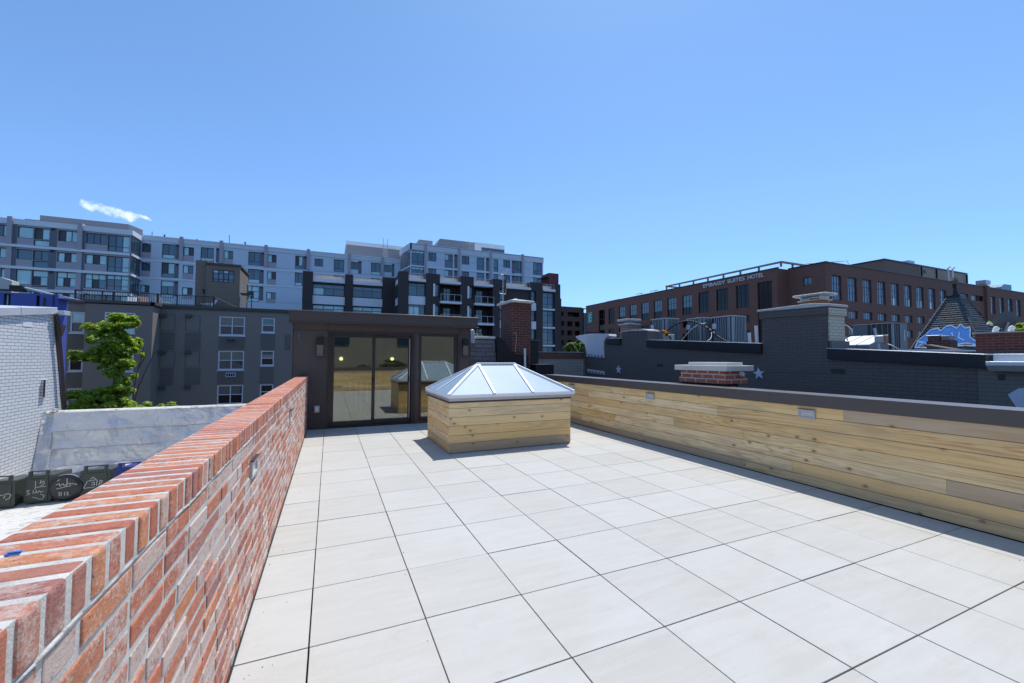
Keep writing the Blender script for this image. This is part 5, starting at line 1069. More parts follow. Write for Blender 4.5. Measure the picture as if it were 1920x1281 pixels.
# plant rooms and gear on the hotel roof
hp = thing('roof_plant_room', (135, 58, 20.4), 'tan metal plant room with black downpipes standing on the hotel roof', 'plant room')
m = MB(); m.box(127.9, 55, 20.2, 145, 70, 26.7, 'brown_render'); m.build('brown_wall', hp); m = MB(); m.box(145.01, 55, 20.2, 171.5, 68, 26.7, 'tan_metal'); m.build('tan_wall', hp)
m = MB(); m.box(127.7, 54.8, 26.7, 171.7, 70, 27.0, 'frame_black'); m.build('roof_trim', hp)
for x in (145.6, 153.6, 171.2): m = MB(); m.box(x, 54.7, 20.2, x+.35, 54.99, 26.6, 'frame_black'); m.build('downpipe', hp)
m = MB(); m.box(146.8, 54.9, 24.9, 148.2, 54.99, 25.9, 'brown_render'); m.build('louvre', hp)
for x in (157.3, 159.8): m = MB(); m.tube([(x, 53.8, 22), (x, 53.8, 27.0), (x+.4, 53.8, 27.4), (x+1.2, 53.8, 27.4)], 0.20, 'white_pvc', 10); tag(m.build('vent_stack', None), 'tall white goose neck vent pipe on the hotel roof, %s of the pair' % ('left' if x < 158 else 'right'), 'vent')
t = thing('roof_exhaust', (142.5, 56, 26.9), 'pale boxy exhaust cowl on top of the brown plant room', 'vent')
m = MB(); m.box(141, 55.5, 27.3, 143.8, 57.5, 28.0, 'mill_metal'); m.build('cowl', t); m = MB(); m.box(141.5, 55.8, 27.0, 143.3, 57.2, 27.3, 'rail_metal'); m.build('neck', t)
t = thing('roof_exhaust', (167.5, 50, 20.5), 'pale square exhaust cowl on the hotel roof right of the dark turret tip', 'vent')
m = MB(); m.box(166.3, 49.5, 22.6, 169.3, 51.5, 23.7, 'mill_metal'); m.build('cowl', t); m = MB(); m.box(167.0, 50, 20.5, 168.6, 51, 22.6, 'mill_metal'); m.build('neck', t)
m = MB(); m.prism([(180.8, 22.3), (180.8, 23.0), (183, 24.0), (188, 24.1), (188, 22.3)], 'y', 51, 54, 'duct_blue'); m.box(182, 51.2, 20.5, 187, 53.8, 22.3, 'mill_metal'); tag(m.build('roof_duct', None), 'blue green rounded duct hood on the hotel roof at the right edge', 'duct')
m = MB(); m.tube([(88, 50, 20.8), (95.5, 47.2, 21.5), (95.5, 46.6, 21.5)], 0.06, 'rail_metal', 5); m.tube([(95.5, 46.6, 21.5), (95.5, 46.2, 20.5)], 0.05, 'rail_metal', 5); tag(m.build('roof_davit', None), 'long thin sloping davit arm at the near corner of the hotel roof', 'davit')

# ================================================================== NEIGHBOURS, RIGHT
# ---- middle rowhouse, lower than its neighbours
mh = thing('middle_house', (7.7, 5, -10), 'low house between the terrace and dark grey wall, with a stained block end wall', 'house')
m = MB(); m.box(5.665, -6, -10, 9.69, 12.6, -0.35, 'grey_painted_brick'); m.build('body', mh)
m = MB(); m.box(5.67, -5.9, -0.349, 9.69, 12.05, -0.30, 'black_membrane'); m.build('roof', mh)
m = MB(); m.box(6.6, 12.10, -0.35, 9.69, 12.35, 1.50, 'block_wall'); m.build('block_wall', mh)
m = MB(); m.box(6.6, 12.08, 1.502, 9.69, 12.36, 1.76, 'rust_block'); m.box(6.58, 12.05, 1.76, 9.69, 12.38, 1.785, 'conc_cap'); m.build('stained_coping', mh)
# ---- dark grey painted party wall with stepped chimneys, stars and flashings
dw = thing('grey_rowhouse', (12, 4, -10), 'dark grey painted brick side wall with white stars and black flashing on the right', 'house')
XN = 9.70
m = MB(); prof = [(-6, -10), (12.0, -10), (12.0, 2.30), (9.66, 2.12), (8.30, 2.05), (4.33, 1.80), (2.86, 1.60), (0.68, 1.46), (0.68, 1.46), (-6, 1.0)]
m.prism([p for p in prof if p[0] >= 0.68]+[(0.68, -10)], 'x', XN, XN+0.3, 'grey_painted_brick'); o_ = m.build('party_wall', dw)
m = MB(); m.prism([(-6, -10), (0.678, -10), (0.678, 1.455), (-6, 1.0)], 'x', XN, XN+.3, 'brown_painted_brick'); m.build('brown_wall', dw)
m = MB(); m.prism([(-6, .92), (12.0, 2.20), (12.0, 1.9), (-6, .6)], 'x', XN+.301, 22, 'black_membrane'); m.build('roof', dw)
m = MB(); m.prism([(8.30, 1.5), (9.66, 1.5), (9.66, 2.455), (9.2, 2.475), (8.30, 2.43)], 'x', XN-.004, XN+.45, 'grey_painted_brick'); m.build('stub_chimney', dw, bevel=0.01)
m = MB(); m.prism([(8.26, 2.425), (8.30, 2.435), (9.2, 2.48), (9.70, 2.45), (9.72, 2.47), (9.2, 2.525), (8.6, 2.52), (8.28, 2.47)], 'x', XN-.03, XN+.48, 'white_roof'); m.build('stub_chimney_cap', dw)
m = MB(); m.prism([(2.87, 1.2), (4.33, 1.2), (4.33, 2.66), (2.87, 2.62)], 'x', XN-.006, XN+.55, 'grey_painted_brick'); m.prism([(2.84, 2.45), (4.38, 2.49), (4.38, 2.66), (2.84, 2.62)], 'x', XN-.03, XN+.552, 'grey_painted_brick')
m.build('big_chimney', dw, bevel=0.008)
m = MB(); m.box(XN-.002, 2.845, 1.90, XN+.56, 2.868, 2.44, 'beige_painted_brick'); m.box(XN-.028, 2.815, 2.441, XN+.60, 2.838, 2.60, 'beige_painted_brick'); m.box(XN+.556, 2.87, 1.9, XN+.60, 4.0, 2.6, 'beige_painted_brick'); m.build('big_chimney_beige_face', dw, bevel=0.006)
m = MB(); m.prism([(2.80, 2.625), (4.42, 2.665), (4.42, 2.71), (3.2, 2.73), (2.80, 2.68)], 'x', XN-.05, XN+.62, 'conc_cap'); m.build('big_chimney_cap', dw, bevel=0.012, seg=2)
m = MB(); m.box(XN-.02, 2.80, 1.73, XN+.62, 2.84, 1.898, 'coping'); m.build('base_flashing', dw)
for (ya, za0, za1, yb, zb0, zb1) in ((8.30, 1.91, 2.13, 4.33, 1.64, 1.88), (2.87, 1.52, 1.73, 0.56, 1.37, 1.58), (10.47, 2.05, 2.27, 9.66, 2.02, 2.24)):
    m = MB(); m.prism([(ya, za0), (ya, za1), (yb, zb1), (yb, zb0)], 'x', XN-.06, XN+.02, 'black_metal'); m.prism([(ya, za1), (ya, za1+.018), (yb, zb1+.018), (yb, zb1)], 'x', XN-.065, XN+.35, 'mill_metal'); m.build('black_flashing', dw, bevel=0.004)
m = MB(); m.box(XN-.12, -4, 1.33, XN-.0, 0.50, 1.47, 'bright_flashing'); m.box(XN-.14, -4, 1.47, XN-.11, 0.50, 1.485, 'white_paint'); m.box(XN-.01, -4, 1.47, XN+1.2, 0.50, 1.60, 'bright_flashing'); m.prism([(XN-.12, 1.33), (XN-.22, 1.42), (XN-.22, 1.48), (XN-.12, 1.48)], 'y', -4, .52, 'bright_flashing'); m.build('eaves_gutter', dw, bevel=0.004)
for (ya, yb, za, zb) in ((7.64, 7.90, 1.27, 1.35), (2.58, 2.83, 1.22, 1.31), (0.39, 0.46, 1.19, 1.28)):
    m = MB(); m.box(XN-.008, ya, za, XN+.002, yb, zb, 'frame_black')
    for i in range(3): m.box(XN-.012, ya, za+.02+i*.022, XN-.008, yb, za+.028+i*.022, 'grey_painted_brick')
    m.build('air_brick', dw)
def star(y, z, rr, label, rot=0):
    pts = []
    for i in range(10):
        a = math.pi/2+rot+i*math.pi/5; q_ = rr if i % 2 == 0 else rr*.42
        pts.append((y+q_*math.cos(a), z+q_*math.sin(a)))
    m = MB(); m.prism(pts, 'x', XN-.022, XN-.001, 'star_paint'); tag(m.build('wall_star', None, bevel=0.003), label, 'star', 'white stars on the dark grey wall')
star(9.81, 1.12, 0.17, 'smaller white star on the dark wall near the painted cornice', R(4)); star(4.43, 1.155, 0.155, 'larger white star on the dark wall just right of the low brick chimney', R(-6))
m = MB(); m.prism([(0.33, 0.90), (0.36, 0.97), (0.25, 1.07), (0.05, 1.12), (-.3, 1.0), (-.3, .6), (0.2, 0.6)], 'x', XN-.02, XN-.001, 'star_paint'); tag(m.build('painted_shape', None), 'rounded pale painted shape on the brown wall at the right edge', 'wall painting')
# painted cornice end with dentils
m = MB()
co = [(12.62, 2.42), (12.60, 2.47), (11.6, 2.52), (10.35, 2.44), (10.30, 2.37), (10.50, 2.31), (10.58, 2.24), (10.66, 2.12), (10.64, 1.62), (11.80, 1.70), (11.92, 2.08), (12.10, 2.20), (12.35, 2.30)]
m.prism(co, 'x', XN-.05, XN+.3, 'cornice_paint')
for i in range(6): a = 10.64+i*.215; m.prism([(a, 1.545+i*.01), (a+.11, 1.55+i*.01), (a+.11, 1.625+i*.014), (a, 1.62+i*.014)], 'x', XN-.045, XN, 'cornice_paint')
m.prism([(10.64, 1.02), (11.79, 1.10), (11.79, 1.03), (10.64, 0.95)], 'x', XN-.04, XN, 'cornice_paint')
for i in range(6): a = 10.64+i*.205; m.prism([(a, .89+i*.012), (a+.10, .895+i*.012), (a+.10, .958+i*.014), (a, .952+i*.014)], 'x', XN-.035, XN, 'cornice_paint')
m.build('painted_cornice', dw, bevel=0.003)

# pipes standing behind the flashing
for x, y, z0, z1, rr, lb in ((10.6, 5.32, 1.85, 2.21, .04, 'short white plastic vent pipe beside the rightmost of three air conditioners'), (10.6, 5.115, 1.82, 2.39, .04, 'taller white plastic vent pipe leaning beside the big dark grey chimney')):
    m = MB(); m.cyl((x, y, z0), (x, y+.02, z1), rr, 'white_pvc', seg=14); m.cyl((x, y+.02, z1), (x, y+.02, z1+.02), rr*1.15, 'white_pvc', seg=14); tag(m.build('vent_pipe', None), lb, 'pipe')
# chimney pots
t = thing('chimney_pot', (9.98, 3.3, 2.72), 'short terracotta flue with a white slab raised over it on the big dark grey chimney', 'chimney pot')
m = MB(); m.box(XN+.12, 3.05, 2.70, XN+.42, 3.5, 2.80, 'terracotta'); m.build('flue', t, bevel=0.01); m = MB(); m.box(XN+.09, 3.0, 2.80, XN+.45, 3.55, 2.825, 'conc_cap'); m.build('collar', t, bevel=0.01)
m = MB()
for yy in (3.05, 3.46): m.box(XN+.14, yy, 2.825, XN+.40, yy+.05, 2.91, 'mill_metal')
m.build('support', t); m = MB(); m.box(XN+.04, 2.93, 2.91, XN+.50, 3.62, 2.955, 'white_roof'); m.build('slab', t, bevel=0.012)
t = thing('chimney_pot', (12.3, 12.4, 2.2), 'small brick flue with white slab cap behind the stub chimney by the air conditioners', 'chimney pot')
m = MB(); m.box(12.1, 12.2, 2.0, 12.65, 12.75, 3.02, 'low_chimney_brick'); m.build('flue', t); m = MB(); m.box(12.03, 12.13, 3.02, 12.72, 12.82, 3.08, 'conc_cap'); m.box(12.2, 12.3, 3.08, 12.5, 12.6, 3.19, 'mill_metal'); m.build('collar', t); m = MB(); m.box(12.0, 12.1, 3.19, 12.75, 12.85, 3.28, 'conc_cap'); m.build('slab', t, bevel=0.01)

# ---- air conditioners
def aircon(x, y, z, w_, d_, h, label, n=7):
    t = thing('air_conditioner', (x+w_/2, y+d_/2, z), label, 'air conditioner', 'three air conditioners in a row on the grey roof')
    m = MB(); m.box(x+.03, y+.03, z+.05, x+w_-.03, y+d_-.03, z+h-.04, 'ac_coil'); m.build('coil', t)
    m = MB(); m.box(x, y, z, x+w_, y+d_, z+.06, 'ac_casing'); m.box(x-.015, y-.015, z+h-.05, x+w_+.015, y+d_+.015, z+h, 'ac_casing'); m.build('casing', t, bevel=0.008)
    for (a, b) in ((x, y), (x+w_-.05, y), (x, y+d_-.05)):
        m = MB(); e = .15 if (a, b) == (x, y) else .05
        m.box(a-.004, b-.004, z+.061, a+e, b+.05, z+h-.051, 'ac_casing'); m.box(a-.004, b, z+.061, a+.05, b+e, z+h-.051, 'ac_casing'); m.build('corner_panel', t)
    m = MB()
    for i in range(n):
        p = y+.17+(d_-.2)*i/n; m.box(x-.003, p, z+.061, x+.028, p+.035, z+h-.051, 'ac_casing')
        p = x+.17+(w_-.2)*i/n; m.box(p, y-.003, z+.061, p+.035, y+.028, z+h-.051, 'ac_casing')
    m.build('grille', t)
    m = MB(); m.box(x-.03, y+d_-.20, z+h*.55, x-.004, y+d_-.02, z+h*.75, 'white_paint'); m.build('service_label_plate', t)
    m = MB(); cx, cy = x+w_/2, y+d_/2
    for r_ in (.12, .2, .28): m.tube([(cx+r_*math.cos(R(a)), cy+r_*math.sin(R(a)), z+h+.012) for a in range(0, 361, 30)], .008, 'ac_casing', 5)
    m.build('fan_guard', t); return t
aircon(13.2, 11.15, 2.25, .80, .85, 1.02, 'leftmost air conditioner on the dark grey roof, behind the looping black hoses')
aircon(14.34, 10.21, 2.20, .80, .85, 1.06, 'middle air conditioner of the three on the dark grey roof')
aircon(14.65, 9.09, 2.15, .84, .90, 1.10, 'rightmost and nearest air conditioner of the three on the dark grey roof')
ba = thing('air_conditioner', (22.5, 7.8, 1.5), 'large grey rooftop air conditioner with brownish coils right of the big dark grey chimney', 'air conditioner')
X, Y, ww, dd, z0, z1 = 22.0, 7.16, 1.08, 1.48, 1.50, 3.08
m = MB(); m.box(X+.02, Y+.02, z0, X+ww-.02, Y+dd-.02, z1-.04, 'ac_coil_brown'); m.build('coil', ba)
m = MB(); m.box(X-.01, Y-.01, z1-.04, X+ww+.01, Y+dd+.01, z1, 'grey_box'); m.build('top', ba, bevel=0.005)
m = MB(); m.box(X-.004, Y+dd-.56, z0, X+.02, Y+dd, z1-.041, 'grey_box'); m.build('side_panel', ba)
m = MB(); m.box(X-.005, Y-.005, z0, X+.05, Y+.07, z1-.041, 'ac_casing'); m.build('corner_panel', ba); m = MB(); m.box(X+.50, Y-.006, z0, X+ww, Y+.02, z1-.041, 'grey_box'); m.box(X+.82, Y-.012, z0+.82, X+.89, Y-.006, z1-.28, 'white_paint'); m.box(X+.44, Y-.012, z0+.35, X+.48, Y-.006, z0+.40, 'white_paint'); m.box(X+.44, Y-.012, z0+.45, X+.48, Y-.006, z0+.50, 'white_paint'); m.build('front_panel', ba)
for i in range(4): m = MB(); m.box(X-.006, Y+.18+i*.2, z0, X+.01, Y+.195+i*.2, z1-.041, 'ac_casing'); m.build('coil_guard_bar', ba)
for i in range(2): m = MB(); m.box(X+.18+i*.16, Y-.006, z0, X+.195+i*.16, Y+.01, z1-.041, 'ac_casing'); m.build('coil_guard_bar', ba)
# hoses
m = MB(); m.tube([(10.6, 8.15, 2.05), (10.6, 8.20, 2.20), (10.6, 8.30, 2.33), (10.6, 8.55, 2.42)], .024, 'cable_black', 8); tag(m.build('hose', None, smooth=True), 'short black hose curving up to the orange foam lump beside the stub chimney', 'hose')
def arc(p0, p1, p2, n=16): p0, p1, p2 = Vector(p0), Vector(p1), Vector(p2); return [p0*(1-t)**2+2*p1*t*(1-t)+p2*t*t for t in [i/n for i in range(n+1)]]
m = MB(); m.tube(arc((10.7, 8.52, 2.42), (10.7, 7.55, 3.16), (10.8, 6.55, 2.22)), .026, 'cable_black', 8); m.tube(arc((10.8, 6.55, 2.22), (10.8, 6.2, 2.0), (10.8, 5.9, 1.9)), .026, 'cable_black', 8); tag(m.build('hose', None, smooth=True), 'long looping black insulated hose across the front of the air conditioners', 'hose')
m = MB(); m.tube(arc((10.75, 7.95, 2.02), (10.75, 7.4, 2.65), (10.75, 6.9, 2.62)), .014, 'mill_metal', 6); tag(m.build('conduit', None, smooth=True), 'thin grey flexible conduit arching under the black hose loop', 'conduit')
m = MB(); m.tube(arc((14.6, 10.0, 2.62), (14.2, 9.6, 2.3), (13.2, 9.0, 2.2)), .018, 'rail_metal', 6); tag(m.build('conduit', None, smooth=True), 'pale looping conduit between the middle and rightmost air conditioners', 'conduit')
m = MB(); rnd = random.Random(3)
for i in range(7):
    c_ = Vector((10.68+rnd.uniform(-.05, .05), 8.62-i*.035, 2.47-i*.018+rnd.uniform(-.03, .03))); bm = bmesh.new(); bmesh.ops.create_icosphere(bm, subdivisions=2, radius=rnd.uniform(.045, .075))
    m.mesh([c_+v.co*(1+.35*noise.noise(v.co*18+c_)) for v in bm.verts], [[v.index for v in f_.verts] for f_ in bm.faces], 'orange_foam'); bm.free()
tag(m.build('foam_lump', None), 'rough orange brown foam lump around the end of the black hose', 'foam')
t = thing('junction_box', (10.9, 8.3, 2.1), 'small beige junction box beside the stub chimney under the orange foam', 'box'); m = MB(); m.box(10.7, 8.38, 2.13, 10.95, 8.62, 2.36, 'beige_painted_brick'); m.build('housing', t, bevel=0.01); m = MB(); m.box(10.685, 8.27, 2.20, 10.70, 8.36, 2.30, 'rail_metal'); m.build('cover', t)
# conduits behind the beige chimney face
m = MB(); m.tube(arc((12.4, 4.55, 2.32), (12.4, 4.1, 2.4), (12.5, 3.95, 2.0)), .014, 'rail_metal', 6); tag(m.build('conduit', None, smooth=True), 'thin pale cable looping behind the beige chimney face', 'conduit')
m = MB(); m.tube(arc((12.6, 4.6, 2.45), (12.6, 3.95, 2.55), (12.6, 3.9, 2.2)), .014, 'conc_cap', 6); tag(m.build('conduit', None, smooth=True), 'upper thin pale cable bent beside the beige chimney face', 'conduit')
# small sloping roof hatches catching the sun
def hatch(x, y, label):
    t = thing('roof_hatch', (x, y, 1.6), label, 'roof hatch', 'white sloping roof hatches')
    P8 = [(x, y, 1.60), (x+1.2, y, 1.60), (x+1.2, y, 2.36), (x, y, 2.0)]
    d = Vector((0, -.36, 0)); m = MB(); m.mesh([Vector(p) for p in P8]+[Vector(p)+d for p in P8], [(0, 1, 2, 3), (7, 6, 5, 4), (0, 4, 5, 1), (1, 5, 6, 2), (3, 7, 4, 0)], 'grey_box'); m.build('frame', t)
    m = MB(); q = [Vector(P8[3]), Vector(P8[2]), Vector(P8[2])+d, Vector(P8[3])+d]; m.mesh(q+[p+Vector((0, 0, .03)) for p in q], [(0, 1, 2, 3), (4, 5, 6, 7), (0, 1, 5, 4), (1, 2, 6, 5), (2, 3, 7, 6), (3, 0, 4, 7)], 'white_paint'); m.build('lid', t)
hatch(17.1, 6.85, 'white topped sloping roof hatch partly behind the beige chimney face'); hatch(17.1, 6.45, 'white topped sloping roof hatch in the middle of the three'); hatch(17.1, 6.05, 'white topped sloping roof hatch nearest the leaning meter post')
t = thing('meter_post', (14.5, 4.2, 1.6), 'leaning metal strut with a rusty edged meter box in front of the large air conditioner', 'post')
m = MB(); bar(m, (14.55, 4.22, 1.7), (14.6, 4.36, 2.42), .07, .04, 'rail_metal'); m.build('strut', t); m = MB(); m.box(14.32, 4.02, 1.97, 14.48, 4.24, 2.19, 'rail_metal'); m.build('box', t, bevel=0.02); m = MB(); m.box(14.36, 4.0, 1.965, 14.482, 4.04, 2.195, 'terracotta'); m.build('rusty_edge', t)
m = MB(); m.tube(arc((14.4, 4.1, 1.97), (14.3, 3.8, 1.95), (14.3, 3.6, 1.7)), .014, 'rail_metal', 6); m.build('cable', t)
# low roof kerbs behind the flashing
m = MB(); m.box(10.6, -3, 1.50, 20, 2.95, 1.62, 'coping_face'); m.box(13.5, -3, 1.621, 22, 4.2, 1.70, 'coping_face') ; m.build('roof_kerb', dw)
m = MB(); m.box(15.5, 3.3, 1.70, 19.5, 4.6, 1.80, 'white_paint'); m.build('white_roof_edge', dw)
# dark brick chimney with metal caps, leaning frame
t = thing('brick_chimney', (20.5, 5, 1.4), 'small dark brick chimney with two dull metal caps in front of the blue fish mural', 'chimney')
m = MB(); m.box(20.2, 4.75, 1.2, 20.7, 5.40, 2.20, 'chimney_brick'); m.box(20.25, 5.05, 2.20, 20.65, 5.38, 2.36, 'chimney_brick'); m.build('shaft', t); m = MB(); m.box(20.2, 5.03, 2.36, 20.7, 5.42, 2.40, 'mill_metal'); m.box(20.25, 4.79, 2.201, 20.65, 5.02, 2.37, 'grey_box'); m.build('metal_caps', t, bevel=0.01)
t = thing('leaning_panel', (17, 4.0, 1.7), 'dark framed panel leaning low in front of the small dark brick chimney', 'panel')
m = MB(); m.mesh([(17.6, 4.45, 2.00), (17.3, 3.55, 1.80), (17.6, 3.50, 1.80), (17.9, 4.40, 2.00), (17.6, 4.45, 1.93), (17.3, 3.55, 1.73), (17.6, 3.50, 1.73), (17.9, 4.40, 1.93)], [(0, 1, 2, 3), (7, 6, 5, 4), (0, 4, 5, 1), (1, 5, 6, 2), (2, 6, 7, 3), (3, 7, 4, 0)], 'frame_black'); m.build('panel', t, bevel=0.01)
m = MB(); m.mesh([(17.62, 4.38, 1.995), (17.37, 3.62, 1.826), (17.58, 3.59, 1.826), (17.84, 4.34, 1.995)], [(0, 1, 2, 3)], 'brown_render'); m.build('face', t)
# right hand red brick chimney with white pipes and a satellite dish
rc_ = thing('brick_chimney', (15.3, 1.4, 1.4), 'wide red brick chimney with three white vent elbows at the right edge', 'chimney')
m = MB(); m.box(15.0, -1.2, 1.4, 15.75, 2.43, 2.16, 'right_chimney_brick'); m.build('shaft', rc_, bevel=0.008); m = MB(); m.box(14.96, -1.2, 2.16, 15.8, 2.47, 2.19, 'conc_cap'); m.build('cap', rc_)
for y in (2.14, 1.88, 1.50):
    m = MB(); m.tube([(15.2, y, 2.19), (15.2, y, 2.25), (15.19, y-.02, 2.29), (15.15, y-.05, 2.28)], .055, 'white_pvc', 12, .045); m.build('vent_elbow', rc_, smooth=True)
t = thing('satellite_dish', (21, 3.7, 2.2), 'grey satellite dish behind the white vent elbows at the right edge', 'satellite dish')
dc = Vector((20.98, 3.60, 2.79)); dn = Vector((0.55, 0.75, 0.35)).normalized(); da = dn.orthogonal().normalized(); dbv = dn.cross(da)
vs = [dc]; fs = []
for r_ in range(1, 7):
    for i in range(28): a = 2*math.pi*i/28; q_ = .34*r_/6; vs.append(dc+da*math.cos(a)*q_+dbv*math.sin(a)*q_+dn*(.10*(r_/6)**2))
fs = [(0, 1+i, 1+(i+1) % 28) for i in range(28)]+[(1+(r_-1)*28+i, 1+(r_-1)*28+(i+1) % 28, 1+r_*28+(i+1) % 28, 1+r_*28+i) for r_ in range(1, 6) for i in range(28)]
m = MB(); m.mesh(vs, fs, 'dish_grey'); m.build('reflector', t, smooth=True)
m = MB(); m.tube([(20.95, 3.7, 1.6), (20.98, 3.66, 2.5), dc-dn*.03], .03, 'rail_metal', 8); m.build('mast', t); m = MB(); m.tube([dc-Vector((.1, -.1, .25)), (20.73, 3.93, 2.72)], .012, 'rail_metal', 6); m.build('feed_arm', t); m = MB(); m.cyl((20.68, 3.98, 2.76), (20.76, 3.90, 2.70), .04, 'white_pvc', .04, 10); m.build('receiver', t)
# ---- slate turret with the painted fish
tu = thing('slate_turret', (33, 9, 0), 'steep dark slate turret roof with a finial and a blue fish mural', 'turret')
bx0, bx1, by0, by1, bz = 31.4, 34.9, 7.60, 10.5, 2.1
axp, ayp, az = 33.0, 9.05, 5.75; tp = 0.19
def tpt(x, y, k): return (x+(axp-x)*k, y+(ayp-y)*k, bz+(az-bz)*k)
rows = 24
m = MB(); cn = [(bx0, by0), (bx1, by0), (bx1, by1), (bx0, by1)]
for i in range(rows):
    k0, k1 = i/rows*(1-tp), (i+1)/rows*(1-tp)
    for j in range(4):
        a, b = cn[j], cn[(j+1) % 4]; A0 = Vector(tpt(*a, k0)); B0 = Vector(tpt(*b, k0)); A1 = Vector(tpt(*a, k1)); B1 = Vector(tpt(*b, k1))
        o_ = Vector(((a[0]+b[0])/2-axp, (a[1]+b[1])/2-ayp, 0)).normalized()*.035
        m.mesh([A0+o_, B0+o_, B1, A1, A0, B0], [(0, 1, 2, 3), (0, 1, 5, 4)], 'slate')
m.build('slates', tu)
m = MB(); m.box(bx0, by0, -10, bx1, by1, bz, 'dark_brick'); m.build('base', tu)
for j in range(4): m = MB(); bar(m, tpt(*cn[j], 0), tpt(*cn[j], 1-tp), .10, .06, 'slate'); m.build('hip', tu)
m = MB(); zt = bz+(az-bz)*(1-tp); m.box(axp-.33, ayp-.30, zt-.05, axp+.33, ayp+.30, zt+.14, 'black_metal'); m.cyl((axp, ayp, zt+.14), (axp-.05, ayp, zt+.55), .17, 'black_metal', .08, 10); m.cyl((axp-.05, ayp, zt+.55), (axp-.05, ayp, zt+.8), .08, 'black_metal', .11, 10)
m.cyl((axp-.05, ayp, zt+.8), (axp-.05, ayp, zt+1.0), .11, 'brown_render', .17, 12); m.cyl((axp-.05, ayp, zt+1.0), (axp-.05, ayp, zt+1.18), .17, 'brown_render', .09, 12); m.build('finial', tu)
# mural painted over the slates on the face towards the terrace (plane through the left and front hips)
def mur(a, b, off=0.05):   # a: 0..1 from the far (left) to the near (right) edge at the foot, b: 0..1 up the slope
    k = b; p = Vector(tpt(bx0, by1, k)).lerp(Vector(tpt(bx0, by0, k)), a); return p+Vector((-.8, 0, .5))*off
fish = [(.06, .02), (.03, .10), (.10, .16), (.16, .22), (.30, .235), (.38, .20), (.46, .25), (.58, .26), (.70, .22), (.78, .27), (.86, .22), (.96, .23), (.93, .17), (.90, .12), (.97, .07), (1.0, .02), (.8, .03), (.5, .02), (.3, .01)]
fish = [(a_, b_*1.38) for a_, b_ in fish]
m = MB(); m.face([mur(*p) for p in fish], 'mural_blue'); m.build('blue_fish_mural', tu)
m = MB(); P2 = lambda a, b: mur(a, b, .058)
strokes(m, P2, [fish+[fish[0]], [(.12, .05), (.18, .12), (.28, .15), (.36, .12), (.38, .06), (.30, .02)], [(.06, .12), (.16, .10), (.12, .06)], [(.42, .22), (.46, .16), (.56, .15)], [(.60, .24), (.64, .16), (.58, .10)], [(.74, .24), (.72, .16), (.80, .12)], [(.70, .06), (.82, .08), (.95, .05)]], .018, 'mural_white')
strokes(m, P2, [[(.2+.03*math.cos(a), .105+.016*math.sin(a)) for a in [i*.7 for i in range(10)]]], .016, 'mural_white'); m.build('mural_lines', tu)
m = MB(); strokes(m, P2, [[(.14, .035), (.22, .04)], [(.42, .19), (.50, .19)], [(.78, .055), (.90, .055)]], .022, 'mural_rust'); m.build('mural_rust_patches', tu)

# ================================================================== TREES
def leafy(name, label, cat, clusters, trunk, leaf, mat, dens, group=None, seed=1, twigs=()):
    rn = random.Random(seed); base = trunk[0]; t = thing(name, base, label, cat, group); m = MB()
    m.tube(trunk, .13 if len(trunk) > 2 else .09, 'bark', 8, .04); top = Vector(trunk[-1])
    for c_ in clusters:
        q = Vector(c_[:3]); s_ = min(trunk, key=lambda p: (Vector(p)-q).length); m.tube([s_, Vector(s_).lerp(q, .5)+Vector((0, 0, -.1)), q], .035, 'bark', 5, .012)
    m.build('trunk', t, smooth=True)
    for tw in twigs: mt = MB(); mt.tube(tw, .03, 'bark', 5, .008); mt.build('bare_branch', t)
    V = []; Fc = []
    for (cx, cy, cz, rx_, ry_, rz_) in clusters:
        n_ = int(dens*(rx_*ry_*rz_)**(2/3)*14)
        subs = [(rn.gauss(0, .52), rn.gauss(0, .52), rn.gauss(0, .52)) for _ in range(max(6, int(17*(rx_*ry_*rz_)**(1/3))))]
        for i in range(n_):
            sx, sy, sz = rn.choice(subs); sc = leaf/((rx_*ry_*rz_)**(1/3)*.5)
            gx, gy, gz = sx+rn.gauss(0, .17), sy+rn.gauss(0, .17), sz+rn.gauss(0, .13)
            l_ = math.sqrt(gx*gx+gy*gy+gz*gz)
            if l_ > 1.1: gx, gy, gz = gx/l_, gy/l_, gz/l_
            p = Vector((cx+gx*rx_, cy+gy*ry_, cz+gz*rz_)); d = Vector((gx*rx_, gy*ry_, gz*rz_+.2)).normalized()
            n = (d*.5+Vector((rn.gauss(0, .5), rn.gauss(0, .5), abs(rn.gauss(.7, .4))))).normalized(); a = n.orthogonal().normalized(); b = n.cross(a)
            th = rn.uniform(0, 6.28); a, b = a*math.cos(th)+b*math.sin(th), -a*math.sin(th)+b*math.cos(th); s_ = leaf*rn.uniform(.6, 1.25)
            o_ = len(V)
            V += [p-b*s_*.9, p+a*s_*.38-b*s_*.25-n*s_*.08, p+a*s_*.85+b*s_*.2-n*s_*.22, p+a*s_*.3+b*s_*.35, p+b*s_*1.05-n*s_*.15, p-a*s_*.3+b*s_*.35, p-a*s_*.85+b*s_*.2-n*s_*.22, p-a*s_*.38-b*s_*.25-n*s_*.08]
            Fc += [(o_, o_+1, o_+2, o_+3), (o_, o_+3, o_+4, o_+5), (o_, o_+5, o_+6, o_+7)]
    off = Vector(base); me = bpy.data.meshes.new('crown'); me.from_pydata([tuple(v-off) for v in V], [], Fc); me.materials.append(MATS[mat])
    o_ = bpy.data.objects.new('crown', me); COL.objects.link(o_); o_.parent = t
    return t
